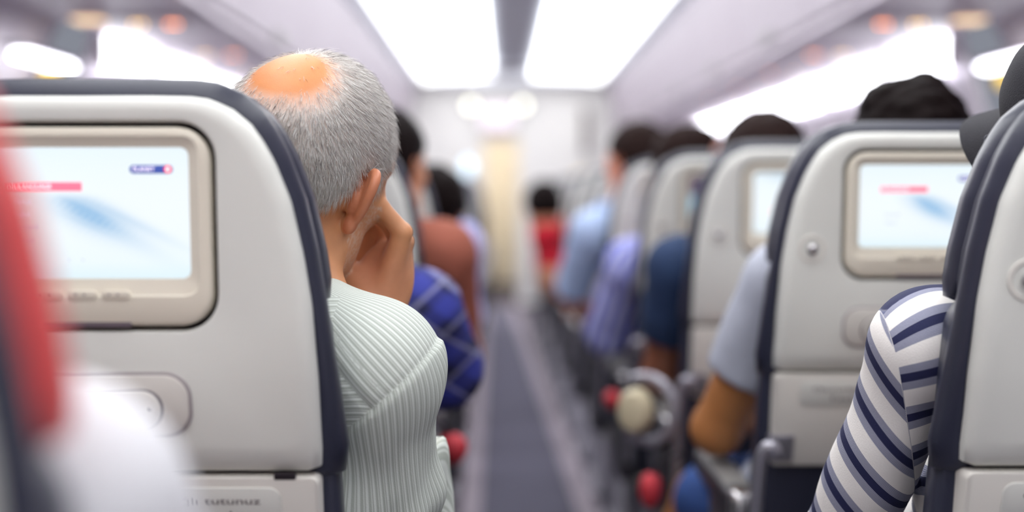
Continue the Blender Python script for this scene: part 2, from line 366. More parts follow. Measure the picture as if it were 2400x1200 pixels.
def screen_mesh(name, parent, style):
    nx, nz = 72, 46
    u, v = np.meshgrid(np.linspace(0, 1, nx), np.linspace(0, 1, nz)); x = -.0985+u*.197; z = ZC-.0773+v*.1198
    X = x*1000; Z = (z-ZC)*1000
    base = np.ones(u.shape+(3,))*np.array(lin((240,248,253)))
    base = base*(1-.05*(np.abs(v-.5)*2)[..., None]**2*np.array([1.6,.6,.2]))
    if style == 'menu':                              # pale blue swoosh fanning down to the right
        def gauss(cx_, cz_, ang, ss, st):
            a_ = math.radians(ang); dx, dz = X-cx_, Z-cz_
            s_ = dx*math.cos(a_)+dz*math.sin(a_); t_ = -dx*math.sin(a_)+dz*math.cos(a_)
            return np.exp(-(s_/ss)**2-(t_/st)**2), s_, t_
        g1, s1, t1 = gauss(6, -20, -24, 34, 13); g2, s2, t2 = gauss(-6, -8, -30, 26, 6); g3, s3, t3 = gauss(44, -24, -27, 48, 4.5); g4, s4, t4 = gauss(30, -32, -30, 50, 9)
        st = .86+.14*np.sin(t1*1.3+1.5*np.sin(t1*.4))
        k = np.clip((g1*.80+g2*.30)*st+g3*.32+g4*.25, 0, .92)[..., None]*np.clip((Z-2)/-6, 0, 1)[..., None]
        base = base*(1-k)+np.array(lin((146,190,228)))*k
        g = np.clip((-v+.13)/.13, 0, 1)[..., None]; base = base*(1-.5*g)+.5*g*np.array(lin((214,238,246)))
    elif style == 'film':
        k = np.exp(-(((u-.35)/.2)**2+((v-.95)/.08)**2))[..., None]; base = base*(1-.4*k)+.4*k*np.array(lin((150,190,220)))
    else:
        g = np.clip((v-.55)/.1, 0, 1)[..., None]
        base = np.array(lin((140,205,235)))*(1-g)+np.array(lin((70,55,90)))*g
    V = np.stack([x.ravel(), np.full(x.size, .0065), z.ravel()], 1)
    Fc = [(j*nx+i, j*nx+i+1, (j+1)*nx+i+1, (j+1)*nx+i) for j in range(nz-1) for i in range(nx-1)]
    return mk(name, fn(V), Fc, 'screen', parent, cols=base.reshape(-1, 3), sharp=0)
def flat(x0, x1, z0, z1, y, r): return rrect((x0+x1)/2, (z0+z1)/2, (x1-x0)/2, (z1-z0)/2, r, 5)
def make_seat(aisle, style, cover=False, detail=True):
    """aisle = +1 armrest on +x side (left block), -1 on -x side"""
    t = thing('airline_seat', 'seat', 'seat')
    # rear shell with monitor opening
    R = [xz(ins(shell_o, .004), .055), xz(shell_o, .034), xz(shell_o, .014), xz(ins(shell_o, .0012), .0085), xz(ins(shell_o, .0045), .0038), xz(ins(shell_o, .0095), .0012), xz(ins(shell_o, .017), 0), xz(ins(shell_o, .019), 0),  xz(offset(hole, .003), 0), xz(offset(hole, .0008), .0008), xz(hole, .003), xz(hole, .022)]
    B().rings(R, True, True).make('back_shell', 'shell', t, fn, sharp=50)
    mon = B().rings([xz(bez, .0215), xz(bez, .004), xz(offset(bez, -.0012), .0008), xz(offset(bez, -.004), -.0008), xz(offset(fr_i, .0015), -.0008), xz(fr_i, .001), xz(scr_o, .0045), xz(scr_o, .0072)], True, True).make('monitor', 'beige', t, fn, sharp=40)
    pl_part(offset(hole, -.0006), .0222, .0212, .0003, 'monitor_gap', 'gap', t)
    screen_mesh('screen', mon, style)
    for i in (-1, 0, 1):
        pl_part(rrect(i*.0305, ZC-.092, .0132, .0042, .0042, 6), .002, -.0026, .0012, 'button', 'beige', mon)
        if detail:
            for q in (-.006, .002):
                pl_part(rrect(i*.0305+q, ZC-.0918, .0014, .0006, .0005, 3), .001, -.0029, .0001, 'button_mark', 'print', mon)
    pl_part(rrect(0, ZC-.1196, .044, .0026, .002, 4), .002, -.0014, .0004, 'latch_slot', 'print', mon)
    if style == 'menu':
        bar = pl_part(rrect(-.0385+.005, ZC+.0068, .034, .0040, .0003, 2), .0064, .0060, .0001, 'red_bar', 'ink_red_bright', mon)
        text('DİL/LANGUAGE', 'lettering', -.0655, ZC+.0068, .0056, .0058, 'ink_white', mon, fn, squash=.92)
        pl_part(rrect(.064, ZC+.0225, .0196, .0038, .0037, 6), .0064, .0060, .0001, 'logo_pill', 'ink_blue', mon)
        text('PLANET', 'lettering', .0475, ZC+.0225, .0056, .0056, 'ink_white', mon, fn)
        pl_part(rrect(.0792, ZC+.0225, .0034, .0034, .0033, 6), .0060, .0056, .0001, 'logo_ring', 'ink_red', mon)
        pl_part(rrect(.0792, ZC+.0225, .0017, .0017, .0016, 6), .0056, .0053, .0001, 'logo_dot', 'ink_white', mon)
        for i, s in enumerate(('Türkçe', 'English', 'Русский', 'Deutsch')):
            text(s, 'lettering', -.060, ZC-.0065-i*.0117, .0060, .0052, 'ink_pale' if i < 2 else 'ink_grey', mon, fn)
        text('<      >', 'lettering', -.0145, ZC-.0605, .0060, .0055, 'ink_grey', mon, fn)
    if style == 'film':
        pl_part(rrect(-.030, ZC-.035, .030, .0048, .0006, 2), .0064, .0060, .0001, 'orange_bar', 'ink_orange', mon)
    # round hook, remote control, tray table with label
    hk = B()
    hx, hz = -.166, ZC-.080
    ring = lambda q, y, dz=0: [(hx+q*math.cos(a), y, hz+dz+q*math.sin(a)) for a in np.linspace(0, 2*math.pi, 24, endpoint=False)]
    hk.rings([ring(.021, 0.0005), ring(.020, -.0016), ring(.0165, -.0018), ring(.014, .001), ring(.008, .0003)], True, True)
    hook = hk.make('coat_hook', 'panel', t, fn)
    B().ball((hx, -.004, hz), (.0085, .006, .0085)).make('hook_knob', 'chrome', hook, fn)
    pl_part(rrect(-.011, ZC-.195, .1065, .0310, .024, 8), .004, -.0007, .0004, 'dock_seam', 'seam', t)
    rec = pl_part(rrect(-.011, ZC-.195, .104, .0285, .022, 8), .004, -.0026, .0025, 'remote_dock', 'panel', t)
    pl_part(rrect(-.0105, ZC-.199, .0805, .0195, .0190, 8), 0, -.0022, .0003, 'dock_gap', 'print', rec).location = (0, -.0008, 0)
    pl_part(rrect(-.0105, ZC-.199, .078, .0180, .0178, 8), 0, -.0068, .003, 'remote_control', 'panel', rec)
    pl_part(rrect(-.066, ZC-.198, .0145, .0135, .0132, 8), -.004, -.0074, .0004, 'dark_eyelet', 'gap', rec)
    for q, r in ((.040, .0032), (.058, .0018), (.022, .0022)):
        pl_part(rrect(q, ZC-.200+.002*(q > .05), r, r, r*.98, 6), -.004, -.0073, .0003, 'remote_button', 'print', rec)
    lp = flat(-.2095, .2095, ZC-.412, ZC-.2665, 0, .008)
    tray = plate(B(), lp, .045, -.002, .003).make('tray_table', 'panel', t, fn)
    B().box(.168, .1885, -.0024, .004, ZC-.2692, ZC-.2625, .001).make('tray_catch', 'gap', tray, fn)
    plate(B(), flat(-.174, .174, ZC-.3165, ZC-.2765, 0, .012), .003, -.0038, .0016).make('label_plate', 'shell', tray, fn)
    text('Otururken emniyet kemerinizi bağlı tutunuz', 'lettering', 0, ZC-.2905, -.0040, .0100, 'print', tray, fn, 'CENTER', squash=1.72)
    text('Fasten seat belt while seated', 'lettering', 0, ZC-.3045, -.0040, .0100, 'print', tray, fn, 'CENTER', squash=2.2)
    for s in (-1, 1):
        b = B().box(min(s*.176, s*.2125), max(s*.176, s*.2125), -.006, .03, ZC-.405, ZC-.362, .004)
        b.make('tray_hinge', 'silver', t, fn)
    # leather behind the shell: rim band, headrest, backrest, seat cushion
    zz = shell_o[:, 1]-ZC; up = np.clip(zz/.06, 0, 1)*.006
    grow = np.where(zz < -.1, np.clip((-zz-.1)/.15, 0, 1)*.014, 0)
    R = []
    for y, d in ((.026, .001), (.030, .006), (.037, .0105), (.047, .0120), (.057, .0100), (.063, .005), (.065, -.01)):
        R.append(xz(offset(shell_o, d+grow*(y-.02)/.04)+np.stack([0*up, up*min(1, (y-.026)/.01)], 1), y))
    B().rings(R, True, True).make('rim_cushion', 'navy', t, fn, sharp=60)
    hp = poly+np.array([0, ZC]); hp = hp[hp[:, 1] > ZC-.0975]; bot = np.array([(-.204, ZC-.094), (-.185, ZC-.100), (.185, ZC-.100), (.204, ZC-.094)])
    hp = np.concatenate([hp[hp[:, 0] >= 0][np.argsort(-hp[hp[:, 0] >= 0][:, 1])], bot[::-1], hp[hp[:, 0] < 0][np.argsort(hp[hp[:, 0] < 0][:, 1])]])
    head_o = resample(hp, (0, ZC), NP)
    if head_o[NP//4, 1] < ZC: head_o = head_o[::-1]
    R = []
    for y, d in ((.050, -.012), (.055, .001), (.060, .0065), (.068, .0095), (.074, .0065), (.0765, .0050), (.079, .0085), (.092, .0125), (.108, .0125), (.122, .006), (.130, -.006), (.134, -.03)):
        R.append(xz(offset(head_o, d)+np.stack([0*head_o[:, 0], .004*np.clip((head_o[:, 1]-ZC)/.06, 0, 1)], 1), y))
    hr = B().rings(R, True, True).make('headrest', 'redcover' if cover else 'navy', t, fn, sharp=60)
    if not cover:
        B().box(-.17, .17, .1315, .1345, ZC-.085, ZC+.06, .004).make('headrest_seam_panel', 'navycloth', hr, fn)
    bo = flat(-.232, .232, .42, ZC-.098, 0, .03); bo[:, 0] *= np.interp(bo[:, 1]-ZC, [-.30, -.20, -.098], [1, .975, .905])
    R = [xz(offset(bo, d), y) for y, d in ((.040, -.012), (.046, 0), (.060, .004), (.090, .003), (.112, -.010), (.120, -.035))]
    B().rings(R, True, True).make('backrest', 'navy', t, fn, sharp=60)
    B().box(-.215, .215, .030, .075, .36, ZC-.395, .012).make('lower_back', 'navycloth', t, fn)
    f0 = -(.42-EYE)*.12
    B().box(-.225, .225, .10+f0, .58, .345, .455, .035).make('seat_cushion', 'navy', t)
    B().box(-.215, .215, .10+f0, .54, .31, .35, .008).make('seat_pan', 'greyplastic', t)
    for s in (-1, 1):
        b = B().tube([(s*.17, .50, .32), (s*.17, .52, .03)], .018); b.tube([(s*.17, .22, .32), (s*.17, .10, .03)], .018)
        b.box(s*.17-.03, s*.17+.03, .06, .58, .005, .03, .005); b.make('leg', 'silver', t)
    # armrest on the aisle side
    ax = aisle*.243; az = EYE-(.03 if aisle < 0 else 0)
    ar = thing('x', None, None); bpy.data.objects.remove(ar)
    top = B().box(ax-.026, ax+.026, .16, .56, az-.475, az-.43, .012).make('armrest', 'darkplastic', t)
    B().box(ax-.021, ax+.021, .20, .54, az-.432, az-.426, .003).make('armrest_pad', 'greyplastic', top)
    B().box(ax-.023, ax+.023, .125, .185, az-.478, az-.426, .015).make('end_cap', 'chrome', top)
    B().box(ax-.020, ax+.020, .16, .40, .34, az-.47, .008).make('side_panel', 'darkplastic', top)
    b = B(); pts = [(aisle*.2185, .012, EYE-.375), (aisle*.226, .010, EYE-.366), (aisle*.236, .015, EYE-.375), (aisle*.240, .03, EYE-.41), (aisle*.241, .06, EYE-.50), (aisle*.240, .10, .40)]
    b.tube(smoothprof(pts, 18), .010, 10).make('side_strut', 'silver', t)
    return t
ROWX = [.654, .614, .590, .560, .535, .515, .505, .50, .50, .50, .50, .50, .50, .50]
ROWY = [1.385, 2.17, 2.95, 3.71, 4.48, 5.25, 6.02, 6.79, 7.56, 8.33, 9.1, 9.9, 10.7, 11.5]
ordn = ['first', 'second', 'third', 'fourth', 'fifth', 'sixth', 'seventh', 'eighth', 'ninth', 'tenth', 'eleventh', 'twelfth', 'thirteenth', 'fourteenth']
def place(t, x, y, label, group):
    t.location = (x, y, 0); t['label'] = label; t['group'] = group; return t
GL, GR = 'aisle seats left of the aisle', 'aisle seats right of the aisle'
RR = make_seat(-1, 'menu'); place(RR, ROWX[0], ROWY[0], 'nearest right airline seat, white shell cut by the right picture edge, beside striped sleeve', GR)
sR = copytree(RR); place(sR, ROWX[1], ROWY[1], 'white backed right airline seat whose screen shows a red bar, below the tousled dark hair', GR)
f3 = make_seat(-1, 'film'); place(f3, ROWX[2], ROWY[2], 'white backed right airline seat with orange bar on its screen, ahead of the grey sleeve', GR)
f4 = make_seat(-1, 'dark', detail=False); place(f4, ROWX[3], ROWY[3], 'blurred right airline seat with half dark screen, just ahead of the navy shirt', GR)
for i in range(4, 14):
    place(copytree(f4 if i % 2 else f3), ROWX[i], ROWY[i], 'blurred white right airline seat, %s row ahead of the camera' % ordn[i], GR)
LX = -.384
LL = make_seat(1, 'menu'); place(LL, LX, 1.36, 'large white left airline seat with lit menu screen, in front of the grey haired man', GL)
for i in range(1, 14):
    place(copytree(LL), LX+.002*i, ROWY[i]-.03, ['', 'left airline seat directly ahead of the grey haired man, blue plaid sleeve beside it', 'pale left airline seat edge seen between the grey head and the brown shirt', 'pale left airline seat edge seen just right of the brown shirted passenger'][i] if i < 4 else 'blurred left airline seat, %s row ahead of the camera' % ordn[i], GL)
L0 = make_seat(1, 'menu', cover=True, detail=False); place(L0, -.397, .52, 'nearest left airline seat with a red headrest cover, cut by the left picture edge', GL)
# middle and window seats of the first rows, out of sight behind the aisle seats
for src, sg, gx, gr in ((RR, 1, .44, 'middle and window seats right of the aisle'), (LL, -1, .452, 'middle and window seats left of the aisle')):
    for i in range(5):
        for k, nm in ((1, 'middle'), (2, 'window')):
            place(copytree(src), (ROWX[1] if sg > 0 else LX)+sg*gx*k, ROWY[i]-(0 if sg > 0 else .03), 'white backed %s seat in the %s row %s of the aisle, behind an aisle seat' % (nm, ordn[i], 'right' if sg > 0 else 'left'), gr)

# ------------------------------------------------------------------ people: smooth distance fields meshed by surface nets
def cap(a, b, r1, r2=None, k=.02, sub=False):
    a = np.asarray(a, float); b = np.asarray(b, float); r2 = r1 if r2 is None else r2
    return ('c', a, b, r1, r2, k, sub, (a+b)/2, np.linalg.norm(b-a)/2+max(r1, r2))
def ell(c, r, R=None, k=.02, sub=False):
    c = np.asarray(c, float); r = np.asarray(r if hasattr(r, '__len__') else (r,)*3, float)
    return ('e', c, r, R if R is not None else np.eye(3), None, k, sub, c, r.max())
def dprim(p, q):
    if q[0] == 'c':
        a, b, r1, r2 = q[1:5]; ba = b-a; L = max(ba@ba, 1e-12)
        h = np.clip(((p-a)@ba)/L, 0, 1)
        return np.linalg.norm(p-a-h[:, None]*ba, axis=1)-(r1+(r2-r1)*h)
    l = (p-q[1])@q[3]; r = q[2]
    k0 = np.linalg.norm(l/r, axis=1); k1 = np.linalg.norm(l/(r*r), axis=1)+1e-9
    return k0*(k0-1)/k1
def field(prims, cuts=(), extra=None):
    """cuts: (point, normal) half spaces; whatever lies beyond the plane is cut away"""
    def f(p, c=None, rad=None):
        d = np.full(len(p), .5)
        for q in prims:
            if c is not None and np.linalg.norm(q[7]-c)-q[8] > rad+.05: continue
            e = dprim(p, q); k = q[5]
            if q[6]:
                h = np.clip(.5-.5*(d+e)/k, 0, 1); d = d+(-e-d)*h+k*h*(1-h)
            else:
                h = np.clip(.5+.5*(e-d)/k, 0, 1); d = e+(d-e)*h-k*h*(1-h)
        if extra is not None: d = d+extra(p)
        for a, n in cuts: d = np.maximum(d, (p-np.asarray(a))@np.asarray(n))
        return d
    return f
def inter(f, g): return lambda p, c=None, rad=None: np.maximum(f(p, c, rad), g(p, c, rad))
def nets(f, lo, hi, h, nb=8):
    lo = np.asarray(lo, float); hi = np.asarray(hi, float)
    n = np.ceil((hi-lo)/h/nb).astype(int); H = h*nb
    I = np.stack(np.meshgrid(*[np.arange(v) for v in n], indexing='ij'), -1).reshape(-1, 3)
    ctr = lo+(I+.5)*H
    d = np.concatenate([f(c) for c in np.array_split(ctr, max(1, len(ctr)//200000))])
    keep = np.abs(d) < H*.5*1.7321*1.35+.006
    I = I[keep]
    sup = I//3; o = np.lexsort((sup[:, 2], sup[:, 1], sup[:, 0])); I = I[o]; sup = sup[o]
    br = np.flatnonzero(np.any(np.diff(sup, axis=0) != 0, axis=1))+1
    g = np.arange(nb+1); G = np.stack(np.meshgrid(g, g, g, indexing='ij'), -1).reshape(-1, 3)
    dims = n*nb+1
    def key(c): return (c[:, 0]*dims[1]+c[:, 1])*dims[2]+c[:, 2]
    keys, verts, faces = [], [], []
    corner = [(0,0,0), (1,0,0), (0,1,0), (1,1,0), (0,0,1), (1,0,1), (0,1,1), (1,1,1)]
    edges = [(0,1), (2,3), (4,5), (6,7), (0,2), (1,3), (4,6), (5,7), (0,4), (1,5), (2,6), (3,7)]
    for grp in np.split(I, br):
        pts = lo+((grp[:, None, :]*nb+G[None])*h); c0 = lo+(grp.min(0)*nb)*h; c1 = lo+((grp.max(0)+1)*nb)*h
        D = f(pts.reshape(-1, 3), (c0+c1)/2, np.linalg.norm(c1-c0)/2).reshape(len(grp), nb+1, nb+1, nb+1)
        cv = np.stack([D[:, x:x+nb, y:y+nb, z:z+nb] for x, y, z in corner], -1)
        neg = cv < 0; act = neg.any(-1) & ~neg.all(-1)
        bi, x, y, z = np.nonzero(act)
        if not len(bi): continue
        v = cv[bi, x, y, z]; pos = np.zeros((len(bi), 3)); cnt = np.zeros(len(bi))
        for a, b in edges:
            va, vb = v[:, a], v[:, b]; m = (va < 0) != (vb < 0); t = np.where(m, va/np.where(m, va-vb, 1), 0)
            ca, cb = np.array(corner[a]), np.array(corner[b])
            pos += np.where(m[:, None], ca+(cb-ca)*t[:, None], 0); cnt += m
        cell = grp[bi]*nb+np.stack([x, y, z], 1)
        keys.append(key(cell)); verts.append(lo+(cell+pos/cnt[:, None])*h)
        # faces: for each of the 3 edges leaving the lower corner
        for ax, (e, (u1, u2)) in enumerate(((1, ((0,1,0), (0,0,1))), (2, ((0,0,1), (1,0,0))), (4, ((1,0,0), (0,1,0))))):
            m = (v[:, 0] < 0) != (v[:, e] < 0)
            c = cell[m]; u1 = np.array(u1); u2 = np.array(u2)
            q = np.stack([key(c), key(c-u1), key(c-u1-u2), key(c-u2)], 1)
            flip = v[m, 0] > 0
            q[flip] = q[flip][:, ::-1]; faces.append(q)
    K = np.concatenate(keys); V = np.concatenate(verts); Q = np.concatenate(faces)
    o = np.argsort(K); Ks = K[o]; idx = np.searchsorted(Ks, Q); idx = np.clip(idx, 0, len(Ks)-1)
    ok = (Ks[idx] == Q).all(1)
    return V[o], idx[ok]
def fastmesh(name, V, Q, m, parent, cols=None, floats=None, smooth=True):
    me = bpy.data.meshes.new(name); V = V-np.array(parent.get('org', (0,0,0)))
    me.vertices.add(len(V)); me.vertices.foreach_set('co', V.astype(np.float32).ravel())
    k = Q.shape[1]
    me.loops.add(Q.size); me.loops.foreach_set('vertex_index', Q.astype(np.int32).ravel())
    me.polygons.add(len(Q)); me.polygons.foreach_set('loop_start', np.arange(0, Q.size, k, dtype=np.int32))
    try: me.polygons.foreach_set('loop_total', np.full(len(Q), k, dtype=np.int32))
    except Exception: pass
    me.update(calc_edges=True); me.validate()
    me.polygons.foreach_set('use_smooth', [smooth]*len(me.polygons))
    if cols is not None:
        a = me.attributes.new('Col', 'FLOAT_COLOR', 'POINT'); c = np.ones((len(V), 4)); c[:, :3] = cols; a.data.foreach_set('color', c.astype(np.float32).ravel())
    for n_, v in (floats or {}).items():
        a = me.attributes.new(n_, 'FLOAT', 'POINT'); a.data.foreach_set('value', np.asarray(v, np.float32).ravel())
    me.materials.append(MATS[m])
    o = bpy.data.objects.new(name, me); COL.objects.link(o); o.parent = parent; o['org'] = tuple(parent['org'])
    return o
def rotm(yaw, pitch, roll):
    a, b, c = map(math.radians, (yaw, pitch, roll))
    Rz = np.array([[math.cos(a), -math.sin(a), 0], [math.sin(a), math.cos(a), 0], [0,0,1]])
    Rx = np.array([[1,0,0], [0, math.cos(b), -math.sin(b)], [0, math.sin(b), math.cos(b)]])
    Ry = np.array([[math.cos(c), 0, math.sin(c)], [0,1,0], [-math.sin(c), 0, math.cos(c)]])
    return Rz@Rx@Ry
def spline(pts, n):
    pts = np.asarray(pts, float); t = np.linspace(0, len(pts)-1, n); i = np.clip(t.astype(int), 0, len(pts)-2); f = (t-i)[:, None]
    p0 = pts[np.maximum(i-1, 0)]; p1 = pts[i]; p2 = pts[i+1]; p3 = pts[np.minimum(i+2, len(pts)-1)]
    return .5*((2*p1)+(-p0+p2)*f+(2*p0-5*p1+4*p2-p3)*f**2+(-p0+3*p1-3*p2+p3)*f**3)
def head_prims(C, R, s=1.0):
    """head centred between the ears at eye height; local x right, y forward, z up"""
    T = lambda p: np.asarray(C)+R@(np.asarray(p, float)*s)
    e = lambda c, r, k=.02, sub=False: ell(T(c), np.array(r)*s, R, k, sub)
    c = lambda a, b, r1, r2=None, k=.02, sub=False: cap(T(a), T(b), r1*s, (r2 or r1)*s, k, sub)
    cran = [e((0,-.014,.036), (.0765,.0985,.084), .001), e((0,-.045,.0), (.066,.06,.062), .03)]
    L = cran+[e((0,.030,.0), (.066,.066,.085), .03), e((0,.034,-.060), (.060,.052,.050), .03), c((-.048,-.002,-.058), (-.026,.070,-.092), .019, .016, .03), c((.048,-.002,-.058), (.026,.070,-.092), .019, .016, .03),
           e((0,.078,-.094), (.022,.018,.016), .02), c((0,.092,.012), (0,.112,-.026), .009, .0125, .012), c((-.012,.098,-.031), (.012,.098,-.031), .0095, None, .008),
           c((-.036,.082,.026), (.036,.082,.026), .014, None, .02), e((-.044,.066,-.018), (.022,.022,.018), .02), e((.044,.066,-.018), (.022,.022,.018), .02),
           e((-.032,.106,.006), (.016,.014,.011), .012, True), e((.032,.106,.006), (.016,.014,.011), .012, True),
           e((-.031,.084,.005), .0125, .003), e((.031,.084,.005), .0125, .003),
           c((-.018,.090,-.056), (.018,.090,-.056), .0075, None, .006), c((-.016,.089,-.068), (.016,.089,-.068), .0085, None, .006)]
    for sx in (-1, 1):
        # ear: plate seen edge-on from behind, rim (helix) rolled over it, lobe below, fold inside
        A = np.array([sx*.0715, -.004, -.004]); back = np.array([sx*.68, -.733, 0]); up = np.array([sx*.12, -.06, .985]); nr = np.array([sx*.733, .68, 0])
        es = .82; back, up, nr = back*es, up*es, nr*es
        q = lambda u, v, o=0: A+back*u+up*v+nr*o
        Re = np.stack([nr, back, np.cross(nr, back)/es], 1)/es
        L.append(ell(T(A+back*.017+up*.007-nr*.000), np.array((.0034,.0150,.0240))*s, R@Re, .003))
        L.append(ell(T(A+back*.010+up*-.001-nr*.007), np.array((.0085,.0125,.0185))*s, R@Re, .004))
        ct = [(.002,.010), (.005,.024), (.013,.0345), (.024,.0345), (.0325,.026), (.035,.011), (.032,-.006), (.025,-.019), (.017,-.028)]
        pts = [q(u_, v_, .0035) for u_, v_ in spline(ct, 26)]
        for i_ in range(len(pts)-1): L.append(c(pts[i_], pts[i_+1], .0042, None, .0030))
        L.append(ell(T(q(.011,-.0345,.000)), np.array((.0080,.0120,.0112))*s, R@Re, .003))
        L.append(c(q(.004,-.022,.004), q(.003,-.006,.006), .0050, None, .004))
    return L, cran, T
def hand_prims(W, u, n, s, right=True, curl=25, sc=1.0):
    """W wrist, u along the fingers, n out of the palm, s towards the thumb"""
    u, n, s = [np.asarray(v, float)/np.linalg.norm(v) for v in (u, n, s)]
    W = np.asarray(W, float); L = []
    for i, (off, base, ln) in enumerate(((.027,.088,.95), (.009,.092,1.05), (-.010,.088,.98), (-.027,.079,.78))):
        m = W+(u*base+s*off)*sc; L.append(cap(W+s*off*.5*sc, m, .0135*sc, .0115*sc, .010)); p = m; a = math.radians(curl*.6)
        for j, l in enumerate((.044, .027, .021)):
            dr = u*math.cos(a)+n*math.sin(a); q = p+dr*l*ln*sc
            L.append(cap(p, q, (.0095-.001*j)*sc, (.0088-.0012*j)*sc, .003)); p = q; a += math.radians(curl)
    t0 = W+(u*.018+s*.020+n*.008)*sc; t1 = t0+(u*.035+s*.026+n*.010)*sc; t2 = t1+(u*.030+s*.010+n*.006)*sc; t3 = t2+(u*.024+n*.004)*sc
    L += [cap(t0, t1, .015*sc, .0115*sc, .012), cap(t1, t2, .0105*sc, .0095*sc, .004), cap(t2, t3, .0092*sc, .0075*sc, .003)]
    return L
def body_joints(sx, sy, head, **kw):
    """a seated figure in the seat at sx, sy; anything can be overridden"""
    J = dict(hip=np.array([sx, sy+.33, .575]), head=np.asarray(head, float))
    nb = np.array([J['head'][0]*.7+sx*.3, sy+.235, J['head'][2]-.165]); J['neck'] = nb
    J['chest'] = np.array([sx*.6+nb[0]*.4, sy+.30, nb[2]-.22])
    for s, q in ((-1, 'l'), (1, 'r')):
        J['sh'+q] = nb+np.array([s*.165, .0, -.055])
        J['el'+q] = np.array([sx+s*.225, sy+.33, .69]); J['wr'+q] = np.array([sx+s*.10, sy+.56, .675])
        J['hp'+q] = J['hip']+np.array([s*.085, .0, -.015]); J['kn'+q] = np.array([sx+s*.10, sy+.68, .56])
        J['an'+q] = np.array([sx+s*.11, sy+.70, .10])
    J['ar'] = 1.0; J['tr'] = 1.0
    J.update({k: np.asarray(v, float) for k, v in kw.items()})
    return J
def torso_prims(J, g=0.0, k=.035):
    w = float(J['tr'])
    return [cap(J['hpl'], J['hpr'], .105*w+g, None, k), cap(J['hip'], J['chest'], .118*w+g, .120*w+g, k), cap(J['chest']+(J['shl']-J['shr'])*.16, J['chest']+(J['shr']-J['shl'])*.16, .112*w+g, None, k),
            cap(J['shl']*.92+J['neck']*.08, J['shr']*.92+J['neck']*.08, .056*w+g, None, k+.01), cap(J['chest'], J['neck']-np.array([0,0,.07]), .105*w+g, .07*w+g, k+.01),
            cap(J['neck']+np.array([0,0,-.015]), J['shl'], .046*w+g, .048*w+g, k), cap(J['neck']+np.array([0,0,-.015]), J['shr'], .046*w+g, .048*w+g, k)]
def arm_prims(J, q, g=0.0, t=1.0, k=.02):
    a, b, c = J['sh'+q], J['el'+q], J['wr'+q]
    w = float(J['ar']); L = [cap(a, a+(b-a)*min(t, 1), .052*w+g, (.052-.010*min(t, 1))*w+g, k)]
    if t > 1: L.append(cap(b, b+(c-b)*(t-1), .041*w+g, (.041-.012*(t-1))*w+g, k))
    return L
def leg_prims(J, q, g=0.0, k=.02):
    return [cap(J['hp'+q], J['kn'+q], .085+g, .060+g, k), cap(J['kn'+q], J['an'+q], .056+g, .040+g, k)]
def bounds(prims, pad=.03):
    lo = np.min([q[7]-q[8] for q in prims], 0)-pad; hi = np.max([q[7]+q[8] for q in prims], 0)+pad
    return lo, hi
def noise3(p, s, seed=0):
    r = np.random.default_rng(seed); v = 0
    for i in range(5):
        w_ = r.normal(size=3); w_ /= np.linalg.norm(w_); v = v+np.sin(p@(w_*s*(.7+.2*i))+r.uniform(0, 6.28))
    return v/5
def skin_colours(V, N, J, T, R, base, blush=(196,110,84), stub=None):
    c = np.ones((len(V), 3))*np.array(lin(base)); L = (V-T((0,0,0)))@R
    hd = np.linalg.norm(V-T((0,0,0)), axis=1) < .16
    b_ = np.array(lin(blush))
    ear = hd & (np.abs(L[:, 0]) > .079) & (np.abs(L[:, 1]) < .05) & (np.abs(L[:, 2]) < .05)
    c[ear] = c[ear]*.45+b_*.55
    lips = hd & (L[:, 1] > .088) & (np.abs(L[:, 0]) < .024) & (L[:, 2] < -.05) & (L[:, 2] > -.074); c[lips] = c[lips]*.5+np.array(lin((160,80,76)))*.5
    for sx in (-1, 1):
        ey = np.linalg.norm(L-np.array([sx*.031,.0865,.005]), axis=1) < .0118; c[ey] = lin((228,222,216))
        ir = np.linalg.norm(L-np.array([sx*.031,.0965,.005]), axis=1) < .0052; c[ir] = lin((52,34,24))
        br = hd & (np.abs(np.abs(L[:, 0])-.034) < .017) & (np.abs(L[:, 2]-.030) < .005) & (L[:, 1] > .07); c[br] = c[br]*.3
    return c, L, hd
PEOPLE = 0
